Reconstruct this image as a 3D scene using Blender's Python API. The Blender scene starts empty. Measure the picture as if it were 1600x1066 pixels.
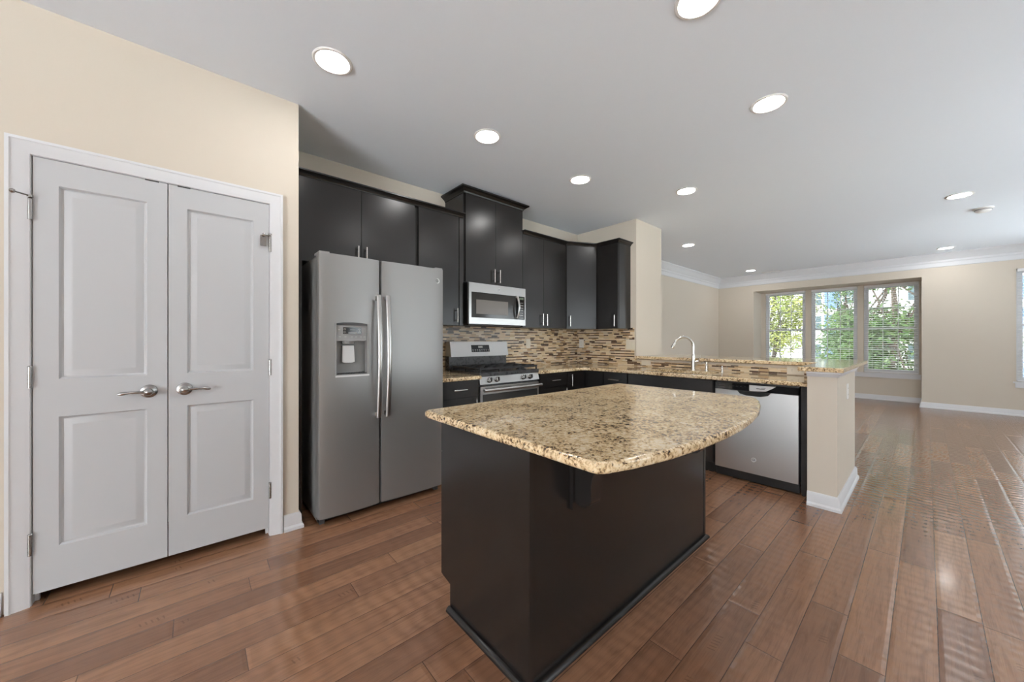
import bpy, bmesh, math, random
from mathutils import Vector, Matrix
C = bpy.context.scene.collection
S = bpy.context.scene
PI = math.pi

# ------------------------------------------------------------------ camera, world, exposure
cam_d = bpy.data.cameras.new('camera')
cam = bpy.data.objects.new('camera', cam_d)
C.objects.link(cam)
cam_d.sensor_width = 36.0
cam_d.lens = 566.0 / 1600.0 * 36.0
cam_d.shift_y = -0.000625
cam_d.clip_start = 0.05
cam_d.clip_end = 300
cam.location = (0, 0, 1.2)
cam.rotation_euler = (PI / 2, 0, math.radians(48.83 - 90))
S.camera = cam

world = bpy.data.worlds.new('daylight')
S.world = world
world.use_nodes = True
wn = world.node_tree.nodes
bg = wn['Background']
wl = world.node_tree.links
SKY_UP, GLOW_LOW = 17.0, 51.0          # sky above the horizon, stronger glow added below it to light the ceiling
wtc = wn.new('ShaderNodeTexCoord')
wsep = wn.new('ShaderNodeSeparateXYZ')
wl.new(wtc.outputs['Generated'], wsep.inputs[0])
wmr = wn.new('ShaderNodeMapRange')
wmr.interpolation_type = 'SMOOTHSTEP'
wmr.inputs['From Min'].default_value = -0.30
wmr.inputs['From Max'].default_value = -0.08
wmr.inputs['To Min'].default_value = GLOW_LOW
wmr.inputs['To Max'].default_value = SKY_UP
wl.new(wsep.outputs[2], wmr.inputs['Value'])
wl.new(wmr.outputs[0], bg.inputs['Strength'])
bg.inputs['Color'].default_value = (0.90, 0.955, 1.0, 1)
LAMP_L = 74.0

S.view_settings.view_transform = 'Standard'
S.view_settings.look = 'None'
S.view_settings.exposure = 0.07
S.view_settings.gamma = 1.0
S.view_settings.use_curve_mapping = False
S.cycles.use_denoising = True
S.cycles.max_bounces = 10
S.cycles.diffuse_bounces = 6
S.cycles.glossy_bounces = 5
S.cycles.transparent_max_bounces = 12
S.cycles.sample_clamp_indirect = 6.0


# ------------------------------------------------------------------ node helpers
class NT:
    def __init__(self, name):
        self.m = bpy.data.materials.new(name)
        self.m.use_nodes = True
        self.t = self.m.node_tree
        self.n = self.t.nodes
        self.b = self.n['Principled BSDF']

    def new(self, kind, **kw):
        nd = self.n.new(kind)
        for k, v in kw.items():
            setattr(nd, k, v)
        return nd

    def link(self, a, b):
        self.t.links.new(a, b)

    def val(self, sock, v):
        if hasattr(v, 'is_output'):
            self.link(v, sock)
        else:
            sock.default_value = v

    def math(self, op, a, b=0.0, c=None):
        nd = self.new('ShaderNodeMath', operation=op)
        self.val(nd.inputs[0], a)
        self.val(nd.inputs[1], b)
        if c is not None:
            self.val(nd.inputs[2], c)
        return nd.outputs[0]

    def pos(self):
        g = self.new('ShaderNodeNewGeometry')
        s = self.new('ShaderNodeSeparateXYZ')
        self.link(g.outputs['Position'], s.inputs[0])
        return g.outputs['Position'], s.outputs[0], s.outputs[1], s.outputs[2]

    def vec(self, x, y, z):
        nd = self.new('ShaderNodeCombineXYZ')
        for i, v in enumerate((x, y, z)):
            self.val(nd.inputs[i], v)
        return nd.outputs[0]

    def scaled(self, v, s):
        nd = self.new('ShaderNodeVectorMath', operation='MULTIPLY')
        self.link(v, nd.inputs[0])
        nd.inputs[1].default_value = s
        return nd.outputs[0]

    def noise(self, v, scale, detail=3.0, rough=0.55, out='Fac', dist=0.0):
        nd = self.new('ShaderNodeTexNoise')
        self.link(v, nd.inputs['Vector'])
        nd.inputs['Scale'].default_value = scale
        nd.inputs['Detail'].default_value = detail
        nd.inputs['Roughness'].default_value = rough
        nd.inputs['Distortion'].default_value = dist
        return nd.outputs[out]

    def white(self, v, out='Value'):
        nd = self.new('ShaderNodeTexWhiteNoise')
        self.link(v, nd.inputs['Vector'])
        return nd.outputs[out]

    def voro(self, v, scale, out='Color', feature='F1'):
        nd = self.new('ShaderNodeTexVoronoi', feature=feature)
        self.link(v, nd.inputs['Vector'])
        nd.inputs['Scale'].default_value = scale
        return nd.outputs[out]

    def ramp(self, f, stops, interp='LINEAR'):
        nd = self.new('ShaderNodeValToRGB')
        e = nd.color_ramp.elements
        nd.color_ramp.interpolation = interp
        while len(e) < len(stops):
            e.new(0.5)
        for el, (p, c) in zip(e, stops):
            el.position = p
            el.color = (c[0], c[1], c[2], 1) if hasattr(c, '__len__') else (c, c, c, 1)
        self.link(f, nd.inputs[0])
        return nd.outputs[0]

    def mix(self, f, a, b, mode='MIX'):
        nd = self.new('ShaderNodeMix', data_type='RGBA', blend_type=mode)
        self.val(nd.inputs[0], f)
        for i, v in ((6, a), (7, b)):
            if hasattr(v, 'is_output'):
                self.link(v, nd.inputs[i])
            else:
                nd.inputs[i].default_value = (v[0], v[1], v[2], 1)
        return nd.outputs[2]

    def bump(self, h, strength, dist):
        nd = self.new('ShaderNodeBump')
        nd.inputs['Strength'].default_value = strength
        nd.inputs['Distance'].default_value = dist
        self.link(h, nd.inputs['Height'])
        self.link(nd.outputs[0], self.b.inputs['Normal'])
        return nd

    def set(self, **kw):
        names = dict(base='Base Color', rough='Roughness', metal='Metallic', spec='Specular IOR Level',
                     coat='Coat Weight', coatr='Coat Roughness', aniso='Anisotropic', ecol='Emission Color',
                     estr='Emission Strength', trans='Transmission Weight', sub='Subsurface Weight')
        for k, v in kw.items():
            s = self.b.inputs[names[k]]
            if hasattr(v, 'is_output'):
                self.link(v, s)
            elif hasattr(v, '__len__'):
                s.default_value = (v[0], v[1], v[2], 1)
            else:
                s.default_value = v
        return self


def simple(name, base, rough=0.5, metal=0.0, **kw):
    t = NT(name)
    p, x, y, z = t.pos()
    n = t.noise(p, 40.0, 2.0)
    r = t.math('MULTIPLY_ADD', n, 0.08, rough - 0.04)
    t.set(base=base, metal=metal, rough=r, **kw)
    return t.m


# ------------------------------------------------------------------ materials
def make_wall():
    t = NT('cream_paint')
    p, x, y, z = t.pos()
    n = t.noise(p, 260.0, 2.0)
    t.set(base=(0.625, 0.565, 0.48), rough=0.62, spec=0.3)
    t.bump(n, 0.08, 0.002)
    return t.m


def make_ceiling():
    t = NT('ceiling_paint')
    p, x, y, z = t.pos()
    n = t.noise(p, 220.0, 2.0)
    t.set(base=(0.835, 0.89, 0.95), rough=0.8, spec=0.2)
    t.bump(n, 0.06, 0.002)
    return t.m


def make_floor():
    t = NT('scraped_wood')
    p, x, y, z = t.pos()
    W = 0.127
    yy = t.math('DIVIDE', t.math('ADD', y, 0.031), W)
    row = t.math('FLOOR', yy)
    fy = t.math('FRACT', yy)
    rr = t.white(t.vec(row, 3.7, 0.0))
    ll = t.math('MULTIPLY_ADD', t.white(t.vec(row, 9.1, 2.0)), 0.6, 0.95)
    xx = t.math('DIVIDE', t.math('MULTIPLY_ADD', rr, 3.0, x), ll)
    cell = t.math('FLOOR', xx)
    fx = t.math('FRACT', xx)
    rnd = t.white(t.vec(row, cell, 1.0))
    rnd2 = t.white(t.vec(row, cell, 5.0))
    # grain, stretched along the board
    gv = t.vec(t.math('MULTIPLY_ADD', rnd, 31.0, t.math('MULTIPLY', x, 2.2)),
               t.math('MULTIPLY_ADD', rnd2, 17.0, t.math('MULTIPLY', y, 22.0)), rnd)
    g1 = t.noise(gv, 1.6, 6.0, 0.62, dist=0.9)
    gv2 = t.vec(t.math('MULTIPLY', x, 6.0), t.math('MULTIPLY', y, 260.0), rnd)
    g2 = t.noise(gv2, 1.0, 2.0, 0.5)
    board = t.ramp(rnd, [(0.0, (0.19, 0.092, 0.052)), (0.35, (0.24, 0.119, 0.067)), (0.7, (0.28, 0.141, 0.078)),
                         (1.0, (0.325, 0.172, 0.095))])
    gcol = t.ramp(g1, [(0.25, (0.70, 0.67, 0.65)), (0.5, (1, 1, 1)), (0.8, (1.18, 1.17, 1.13))])
    col = t.mix(1.0, board, gcol, 'MULTIPLY')
    col = t.mix(t.math('MULTIPLY', t.math('GREATER_THAN', g2, 0.60), 0.18), col, (0.10, 0.05, 0.03))
    # short tool marks left by the scraping
    tk = t.math('MULTIPLY', t.math('GREATER_THAN', t.noise(t.vec(t.math('MULTIPLY', x, 1.0), t.math('MULTIPLY', row, 0.37), rnd), 4.5, 1.0), 0.66),
                t.math('LESS_THAN', t.math('FRACT', t.math('MULTIPLY_ADD', x, 55.0, t.math('MULTIPLY', fy, 2.0))), 0.3))
    tk = t.math('MULTIPLY', tk, t.math('LESS_THAN', t.math('ABSOLUTE', t.math('SUBTRACT', fy, t.math('MULTIPLY_ADD', rnd2, 0.5, 0.25))), 0.10))
    col = t.mix(t.math('MULTIPLY', tk, 0.35), col, (0.05, 0.025, 0.015))
    # seams
    ey = t.math('MINIMUM', fy, t.math('SUBTRACT', 1.0, fy))
    ex = t.math('MULTIPLY', t.math('MINIMUM', fx, t.math('SUBTRACT', 1.0, fx)), t.math('DIVIDE', ll, W))
    e = t.math('MINIMUM', ey, ex)
    seam = t.math('LESS_THAN', e, 0.011)
    col = t.mix(t.math('MULTIPLY', seam, 0.75), col, (0.035, 0.02, 0.013))
    # hand-scraped ripple across the boards
    wob = t.noise(t.vec(t.math('MULTIPLY', x, 1.0), t.math('MULTIPLY', y, 3.0), rnd), 2.5, 2.0)
    ph = t.math('ADD', t.math('MULTIPLY', x, 92.0), t.math('ADD', t.math('MULTIPLY', rnd2, 40.0), t.math('MULTIPLY', wob, 7.0)))
    rip = t.math('MULTIPLY', t.math('SINE', ph), t.math('MULTIPLY_ADD', rnd, 0.5, 0.5))
    edge = t.math('MINIMUM', t.math('MULTIPLY', e, 9.0), 1.0)
    h = t.math('ADD', t.math('MULTIPLY', rip, 0.8), t.math('MULTIPLY', edge, 1.3))
    h = t.math('ADD', h, t.math('MULTIPLY', g1, 0.25))
    rough = t.math('MULTIPLY_ADD', g1, 0.12, 0.16)
    t.set(base=col, rough=rough, spec=0.5, coat=0.3, coatr=0.12)
    t.bump(h, 0.55, 0.0024)
    return t.m


def make_granite():
    t = NT('granite')
    p, x, y, z = t.pos()
    n1 = t.noise(p, 62.0, 6.0, 0.72, dist=0.4)
    n0 = t.noise(p, 7.0, 3.0)
    s = t.new('ShaderNodeSeparateColor')
    t.link(t.voro(t.scaled(p, (1.0, 1.0, 1.0)), 120.0), s.inputs[0])
    f = t.math('ADD', t.math('MULTIPLY', n1, 0.86), t.math('MULTIPLY', s.outputs[0], 0.13))
    f = t.math('ADD', f, t.math('MULTIPLY', t.math('SUBTRACT', n0, 0.5), 0.28))
    col = t.ramp(f, [(0.335, (0.028, 0.019, 0.013)), (0.385, (0.13, 0.075, 0.038)), (0.43, (0.50, 0.345, 0.185)), (0.49, (0.74, 0.57, 0.34)),
                     (0.57, (0.84, 0.69, 0.455)), (0.66, (0.88, 0.79, 0.62)), (0.75, (0.68, 0.51, 0.30))])
    n2 = t.noise(t.scaled(p, (1.0, 1.13, 0.93)), 115.0, 3.0, 0.6)
    dk = t.math('GREATER_THAN', t.math('ADD', n2, t.math('MULTIPLY', t.math('SUBTRACT', n0, 0.5), -0.15)), 0.655)
    col = t.mix(t.math('MULTIPLY', dk, 0.85), col, (0.04, 0.028, 0.02))
    t.set(base=col, rough=0.09, spec=0.55, coat=0.3, coatr=0.03)
    return t.m


def make_tile(axis):
    t = NT('mosaic_tile_' + axis)
    p, x, y, z = t.pos()
    a = x if axis == 'x' else y
    P = 0.0335
    zz = t.math('DIVIDE', t.math('ADD', z, 0.002), P)
    r0 = t.math('FLOOR', zz)
    fz = t.math('FRACT', zz)
    thin = t.math('GREATER_THAN', fz, 0.60)
    row = t.math('MULTIPLY_ADD', r0, 2.0, thin)
    lo = t.math('MULTIPLY', thin, 0.60)
    hh = t.math('MULTIPLY_ADD', thin, -0.20, 0.60)
    fr = t.math('DIVIDE', t.math('SUBTRACT', fz, lo), hh)
    off = t.math('MULTIPLY', t.white(t.vec(row, 1.3, 0.0)), 5.0)
    L = t.math('MULTIPLY_ADD', t.white(t.vec(row, 6.2, 0.0)), 0.03, 0.062)
    aa = t.math('DIVIDE', t.math('ADD', a, off), L)
    cell = t.math('FLOOR', aa)
    fa = t.math('FRACT', aa)
    k = t.white(t.vec(row, cell, 2.0))
    k2 = t.white(t.vec(row, cell, 8.0))
    light = t.ramp(k2, [(0.0, (0.42, 0.27, 0.14)), (0.2, (0.60, 0.43, 0.25)), (0.5, (0.74, 0.58, 0.38)), (0.8, (0.80, 0.68, 0.50)),
                        (1.0, (0.52, 0.43, 0.33))])
    dark = t.ramp(k2, [(0.0, (0.03, 0.017, 0.011)), (0.6, (0.07, 0.036, 0.02)), (1.0, (0.17, 0.085, 0.045))])
    thr = t.math('MULTIPLY_ADD', thin, -0.45, 0.88)
    isd = t.math('GREATER_THAN', k, thr)
    col = t.mix(isd, light, dark)
    ez = t.math('MULTIPLY', t.math('MINIMUM', fr, t.math('SUBTRACT', 1.0, fr)), t.math('MULTIPLY', hh, P))
    ea = t.math('MULTIPLY', t.math('MINIMUM', fa, t.math('SUBTRACT', 1.0, fa)), L)
    e = t.math('MINIMUM', ez, ea)
    g = t.math('LESS_THAN', e, 0.0008)
    col = t.mix(g, col, (0.50, 0.41, 0.30))
    t.set(base=col, rough=t.math('MULTIPLY_ADD', g, 0.4, 0.26), spec=0.5)
    t.bump(t.math('MINIMUM', t.math('MULTIPLY', e, 600.0), 1.0), 0.5, 0.001)
    return t.m


ANISO_ROT = 0.0


def make_steel(name, base, rough, sc=(4.0, 4.0, 700.0), wave=0.0, aniso=0.0, metal=1.0):
    t = NT(name)
    p, x, y, z = t.pos()
    v = t.scaled(p, sc)
    n = t.noise(v, 1.0, 2.0)
    r = t.math('MULTIPLY_ADD', n, 0.10, rough - 0.05)
    t.set(base=base, rough=r, metal=metal, aniso=aniso)
    if aniso:
        tg = t.new('ShaderNodeTangent')
        tg.direction_type = 'RADIAL'
        tg.axis = 'Z'
        t.link(tg.outputs[0], t.b.inputs['Tangent'])
        t.b.inputs['Anisotropic Rotation'].default_value = ANISO_ROT
    if wave:
        w = t.noise(t.scaled(p, (5.0, 5.0, 1.2)), 1.0, 1.0)
        t.bump(w, wave, 0.02)
    return t.m


def make_cabinet():
    t = NT('espresso_wood')
    p, x, y, z = t.pos()
    v = t.scaled(p, (60.0, 60.0, 4.0))
    n = t.noise(v, 1.0, 4.0)
    n2 = t.noise(p, 6.0, 3.0)
    col = t.ramp(t.math('ADD', t.math('MULTIPLY', n, 0.6), t.math('MULTIPLY', n2, 0.4)),
                 [(0.3, (0.0085, 0.0074, 0.007)), (0.7, (0.0155, 0.0134, 0.0125))])
    r = t.math('MULTIPLY_ADD', n2, 0.03, 0.25)
    t.set(base=col, rough=r, spec=0.5)
    return t.m


def make_facade():
    t = NT('siding')
    p, x, y, z = t.pos()
    f = t.math('FRACT', t.math('DIVIDE', z, 0.2))
    col = t.mix(t.math('LESS_THAN', f, 0.07), (0.62, 0.58, 0.53), (0.40, 0.37, 0.34))
    t.set(base=col, rough=0.8)
    return t.m


def make_leaf(name, a, b):
    t = NT(name)
    p, x, y, z = t.pos()
    n = t.noise(p, 1.3, 4.0)
    w = t.white(t.scaled(p, (1.0, 1.0, 1.0)))
    col = t.ramp(n, [(0.3, a), (0.7, b)])
    t.set(base=col, rough=0.6, spec=0.3)
    return t.m


def make_glass():
    t = NT('window_glass')
    n = t.n
    tr = t.new('ShaderNodeBsdfTransparent')
    tr.inputs[0].default_value = (0.60, 0.61, 0.61, 1)
    gl = t.new('ShaderNodeBsdfGlossy')
    gl.inputs['Roughness'].default_value = 0.02
    fr = t.new('ShaderNodeFresnel')
    fr.inputs[0].default_value = 1.45
    mx = t.new('ShaderNodeMixShader')
    t.link(fr.outputs[0], mx.inputs[0])
    t.link(tr.outputs[0], mx.inputs[1])
    t.link(gl.outputs[0], mx.inputs[2])
    t.link(mx.outputs[0], n['Material Output'].inputs[0])
    n.remove(t.b)
    return t.m, tr


M = {}
M['wall'] = make_wall()
M['ceiling'] = make_ceiling()
M['floor'] = make_floor()
M['granite'] = make_granite()
M['tile_x'] = make_tile('x')
M['tile_y'] = make_tile('y')
M['steel'] = make_steel('brushed_steel', (0.52, 0.515, 0.505), 0.30, aniso=0.6)
M['steel_wavy'] = make_steel('brushed_steel_panel', (0.56, 0.555, 0.545), 0.33, (4.0, 4.0, 700.0), 0.12, 0.85)
M['slate'] = make_steel('grey_steel', (0.30, 0.296, 0.292), 0.38, metal=0.65)
M['nickel'] = make_steel('satin_nickel', (0.68, 0.66, 0.63), 0.24)
M['dark_nickel'] = make_steel('aged_nickel', (0.36, 0.35, 0.34), 0.25)
M['chrome'] = make_steel('chrome', (0.72, 0.70, 0.68), 0.10)
M['cabinet'] = make_cabinet()
M['white_trim'] = simple('white_trim', (0.69, 0.70, 0.72), 0.38)
M['white_door'] = simple('white_door', (0.515, 0.525, 0.54), 0.35)
M['white_plastic'] = simple('white_plastic', (0.78, 0.77, 0.75), 0.4)
M['ivory'] = simple('ivory_plastic', (0.76, 0.70, 0.59), 0.4)
M['black'] = simple('black_plastic', (0.012, 0.012, 0.012), 0.35)
M['black_gloss'] = simple('black_glass', (0.010, 0.010, 0.011), 0.08)
M['grey_glass'] = simple('oven_glass', (0.035, 0.034, 0.033), 0.10)
M['mesh_glass'] = simple('microwave_window', (0.16, 0.145, 0.13), 0.22)
M['iron'] = simple('cast_iron', (0.018, 0.018, 0.019), 0.55)
M['grey_enamel'] = simple('dark_enamel', (0.045, 0.045, 0.047), 0.28)
M['grey_plastic'] = simple('grey_plastic', (0.26, 0.255, 0.25), 0.4)
M['dark_grey'] = simple('dark_grey_plastic', (0.05, 0.05, 0.052), 0.45)
M['silver_plastic'] = simple('silver_plastic', (0.62, 0.62, 0.62), 0.3)
M['fridge_side'] = simple('fridge_side_paint', (0.20, 0.198, 0.195), 0.4)
M['legend'] = simple('pale_legend', (0.6, 0.6, 0.58), 0.5)
M['green_digit'] = simple('green_legend', (0.10, 0.13, 0.08), 0.4)
M['siding'] = make_facade()
M['blue'] = simple('blue_panel', (0.13, 0.21, 0.36), 0.6)
M['ext_white'] = simple('exterior_white', (0.75, 0.75, 0.74), 0.6)
M['ext_glass'] = simple('far_glass', (0.06, 0.10, 0.11), 0.15)
M['roof'] = simple('grey_shingles', (0.12, 0.115, 0.11), 0.9)
M['leaf_dark'] = make_leaf('green_leaves', (0.028, 0.06, 0.018), (0.10, 0.15, 0.045))
M['leaf_yellow'] = make_leaf('yellow_green_leaves', (0.10, 0.14, 0.025), (0.30, 0.30, 0.07))
M['bark'] = simple('bark', (0.07, 0.05, 0.035), 0.9)
M['lawn'] = make_leaf('lawn', (0.06, 0.10, 0.03), (0.12, 0.16, 0.06))
M['asphalt'] = simple('asphalt', (0.22, 0.22, 0.22), 0.9)
M['slat'] = simple('blind_slat', (0.80, 0.80, 0.81), 0.45)
M['stain'] = simple('dried_dirt', (0.09, 0.045, 0.03), 0.8)
M['glass'], glass_tr = make_glass()
t = NT('lamp_diffuser')
t.set(base=(0.9, 0.9, 0.9), ecol=(1, 0.985, 0.965), estr=LAMP_L, rough=0.6)
M['lamp'] = t.m


# ------------------------------------------------------------------ geometry helpers
class B:
    def __init__(self):
        self.bm = bmesh.new()

    def _bev(self, verts, r, seg=2):
        if r <= 0:
            return
        es = list({e for v in verts for e in v.link_edges if len(e.link_faces) == 2 and e.calc_face_angle(0) > 0.5})
        bmesh.ops.bevel(self.bm, geom=es, offset=r, segments=seg, profile=0.5, affect='EDGES', clamp_overlap=True)

    def box(self, x0, x1, y0, y1, z0, z1, bev=0.0, seg=2):
        if x0 > x1: x0, x1 = x1, x0
        if y0 > y1: y0, y1 = y1, y0
        if z0 > z1: z0, z1 = z1, z0
        v = [self.bm.verts.new((x, y, z)) for x in (x0, x1) for y in (y0, y1) for z in (z0, z1)]
        for f in ((0, 1, 3, 2), (4, 6, 7, 5), (0, 4, 5, 1), (2, 3, 7, 6), (0, 2, 6, 4), (1, 5, 7, 3)):
            self.bm.faces.new([v[i] for i in f])
        self._bev(v, bev, seg)
        return self

    def prism(self, poly, axis, a, b, bev=0.0, seg=2):
        def mk(p, h):
            return {'x': (h, p[0], p[1]), 'y': (p[0], h, p[1]), 'z': (p[0], p[1], h)}[axis]
        lo = [self.bm.verts.new(mk(p, a)) for p in poly]
        hi = [self.bm.verts.new(mk(p, b)) for p in poly]
        n = len(poly)
        fs = [self.bm.faces.new(lo[::-1]), self.bm.faces.new(hi)]
        for i in range(n):
            j = (i + 1) % n
            fs.append(self.bm.faces.new((lo[i], lo[j], hi[j], hi[i])))
        bmesh.ops.recalc_face_normals(self.bm, faces=fs)
        if bev > 0:
            es = [e for f in fs[:2] for e in f.edges]
            bmesh.ops.bevel(self.bm, geom=list(set(es)), offset=bev, segments=seg, profile=0.5, affect='EDGES', clamp_overlap=True)
        return self

    def rings(self, rings, cap=True, closed=False):
        vs = [[self.bm.verts.new(p) for p in r] for r in rings]
        n = len(vs[0])
        fs = []
        m = len(vs)
        for i in range(m if closed else m - 1):
            a, b = vs[i], vs[(i + 1) % m]
            for j in range(n):
                k = (j + 1) % n
                fs.append(self.bm.faces.new((a[j], a[k], b[k], b[j])))
        if cap and not closed:
            fs.append(self.bm.faces.new(vs[0][::-1]))
            fs.append(self.bm.faces.new(vs[-1]))
        bmesh.ops.recalc_face_normals(self.bm, faces=fs)
        return self

    def cyl(self, p0, p1, r, r2=None, n=20):
        return self.lathe([(r, 0.0), (r if r2 is None else r2, 1.0)], p0, p1, n, unit=True)

    def lathe(self, prof, p0, p1, n=24, unit=False):
        p0, p1 = Vector(p0), Vector(p1)
        d = p1 - p0
        L = d.length
        d.normalize()
        q = d.to_track_quat('Z', 'Y')
        rs = []
        for r, h in prof:
            hh = h * L if unit else h
            rs.append([p0 + q @ Vector((max(r, 1e-5) * math.cos(2 * PI * i / n), max(r, 1e-5) * math.sin(2 * PI * i / n), hh)) for i in range(n)])
        return self.rings(rs)

    def tube(self, pts, r, n=12, sx=1.0):
        pts = [Vector(p) for p in pts]
        rad = r if hasattr(r, '__len__') else [r] * len(pts)
        rs = []
        up = None
        for i, p in enumerate(pts):
            a = pts[max(i - 1, 0)]
            b = pts[min(i + 1, len(pts) - 1)]
            d = (b - a).normalized()
            if up is None:
                up = Vector((0, 0, 1)) if abs(d.z) < 0.9 else Vector((1, 0, 0))
            s = d.cross(up).normalized()
            up = s.cross(d).normalized()
            rs.append([p + (s * math.cos(2 * PI * k / n) * sx + up * math.sin(2 * PI * k / n)) * rad[i] for k in range(n)])
        return self.rings(rs)

    def moulding(self, path, prof, closed=False):
        """path: list of (x,y); prof: list of (out, z) polygon; out is to the right of travel"""
        n = len(path)
        rs = []
        for i in range(n):
            p = Vector(path[i])
            d0 = d1 = None
            if i > 0 or closed:
                d0 = (p - Vector(path[i - 1])).normalized()
            if i < n - 1 or closed:
                d1 = (Vector(path[(i + 1) % n]) - p).normalized()
            if d0 is None: d0 = d1
            if d1 is None: d1 = d0
            n0 = Vector((d0.y, -d0.x))
            n1 = Vector((d1.y, -d1.x))
            m = (n0 + n1)
            m = m / max(1e-6, m.length)
            k = 1.0 / max(0.2, m.dot(n0))
            rs.append([(p.x + m.x * o * k, p.y + m.y * o * k, z) for o, z in prof])
        return self.rings(rs, True, closed)

    def face(self, pts):
        self.bm.faces.new([self.bm.verts.new(p) for p in pts])
        return self


def wnm(o):
    w = o.modifiers.new('weighted_normals', 'WEIGHTED_NORMAL')
    w.mode = 'FACE_AREA'
    w.weight = 50
    w.keep_sharp = True


def obj(name, b, mat, parent=None, off=(0, 0, 0), kind=None, smooth=True):
    me = bpy.data.meshes.new(name)
    bm = b.bm
    if off != (0, 0, 0):
        bmesh.ops.translate(bm, verts=bm.verts, vec=(-off[0], -off[1], -off[2]))
    bm.to_mesh(me)
    bm.free()
    me.materials.append(M[mat])
    if smooth:
        for p in me.polygons:
            p.use_smooth = True
        me.set_sharp_from_angle(angle=math.radians(32))
    o = bpy.data.objects.new(name, me)
    C.objects.link(o)
    if smooth:
        wnm(o)
    if parent:
        o.parent = parent
    if kind:
        o['kind'] = kind
    return o


def tag(o, label, cat, group=None):
    o['label'] = label
    o['category'] = cat
    if group:
        o['group'] = group
    return o


def thing(name, label, cat, loc=(0, 0, 0), group=None):
    o = bpy.data.objects.new(name, None)
    o.empty_display_size = 0.1
    C.objects.link(o)
    o.location = loc
    tag(o, label, cat, group)
    o['_o'] = loc
    return o


def struct_root(name, loc=(0, 0, 0)):
    o = bpy.data.objects.new(name, None)
    C.objects.link(o)
    o.location = loc
    o['kind'] = 'structure'
    return o


def root_of(o):
    while o.parent:
        o = o.parent
    return o


def part(name, b, mat, parent, label=None, smooth=True):
    r = root_of(parent)
    o = obj(name, b, mat, parent, tuple(r.location), None, smooth)
    if label:
        o['label'] = label
    return o


def struct(name, b, mat, smooth=True):
    return obj(name, b, mat, None, (0, 0, 0), 'structure', smooth)


def cut(o, b):
    """boolean difference; b in world coordinates"""
    bpy.context.view_layer.update()
    me = bpy.data.meshes.new('cutter')
    b.bm.to_mesh(me)
    b.bm.free()
    o.modifiers.clear()
    c = bpy.data.objects.new('cutter', me)
    C.objects.link(c)
    md = o.modifiers.new('cut', 'BOOLEAN')
    md.object = c
    md.operation = 'DIFFERENCE'
    md.solver = 'EXACT'
    dg = bpy.context.evaluated_depsgraph_get()
    nm = bpy.data.meshes.new_from_object(o.evaluated_get(dg))
    o.modifiers.clear()
    o.data = nm
    bpy.data.objects.remove(c)
    for p in nm.polygons:
        p.use_smooth = True
    nm.set_sharp_from_angle(angle=math.radians(32))
    wnm(o)


def arc(cx, cy, r, a0, a1, n):
    return [(cx + r * math.cos(a0 + (a1 - a0) * i / n), cy + r * math.sin(a0 + (a1 - a0) * i / n)) for i in range(n + 1)]


# ------------------------------------------------------------------ dimensions
ZC = 2.715
XP, YP = 0.50, 2.655
YB = 3.30
XK = 4.13
YW = 2.375           # free end of the wing wall
XWB = 4.78           # back face of the wing wall
XF = 9.80
XB = 10.40
YL = 3.40
BY0, BY1, BZ1 = 0.055, 2.65, 2.335
XR = -5.5
YR = -3.2
T = 0.12
CT = 0.88            # worktop height

# ------------------------------------------------------------------ shell
struct('floor', B().box(XR - T, XB + T, YR - T, YL + T, -0.12, 0.0), 'floor', False)
struct('ceiling', B().box(XR - T, XB + T, YR - T, YL + T, ZC, ZC + 0.15), 'ceiling', False)
b = B()
DX0, DX1, DZ1 = -0.562, 0.348, 2.042
b.box(XR, DX0, YP, YP + T, 0, ZC).box(DX1, XP, YP, YP + T, 0, ZC).box(DX0, DX1, YP, YP + T, DZ1, ZC)
b.box(XP - T, XP, YP + T, YB, 0, ZC)
struct('wall_left', b, 'wall', False)
struct('wall_back', B().box(XR, XK, YB, YB + T, 0, ZC), 'wall', False)
struct('wall_side', B().box(XK, XWB, YW, YB + T, 0, ZC, 0.006), 'wall')
struct('wall_living', B().box(XWB, XF + T, YL, YL + T, 0, ZC), 'wall', False)
# bay wall at the far end
b = B()
b.box(XF, XF + T, BY1, YL, 0, ZC)
b.box(XF, XF + T, BY0, BY1, BZ1, ZC)
W4 = (-1.78, -0.94)
WZ0, WZ1 = 0.545, 2.325
b.box(XF, XF + T, W4[1], BY0, 0, ZC).box(XF, XF + T, YR, W4[0], 0, ZC)
b.box(XF, XF + T, W4[0], W4[1], 0, WZ0).box(XF, XF + T, W4[0], W4[1], WZ1 + 0.01, ZC)
struct('wall_far', b, 'wall', False)
WY = [(1.80, 2.56), (0.945, 1.70), (0.09, 0.85)]
b = B()
b.box(XF + T, XB + T, BY1, BY1 + T, 0, ZC).box(XF + T, XB + T, BY0 - T, BY0, 0, ZC)
b.box(XF + T, XB, BY0, BY1, BZ1, BZ1 + 0.1)
b.box(XB, XB + T, BY0, BY1, 0, WZ0).box(XB, XB + T, BY0, BY1, WZ1, ZC)
ys = [BY0, WY[2][0], WY[2][1], WY[1][0], WY[1][1], WY[0][0], WY[0][1], BY1]
for i in range(0, 8, 2):
    b.box(XB, XB + T, ys[i], ys[i + 1], WZ0, WZ1)
struct('wall_bay', b, 'wall', False)
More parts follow.
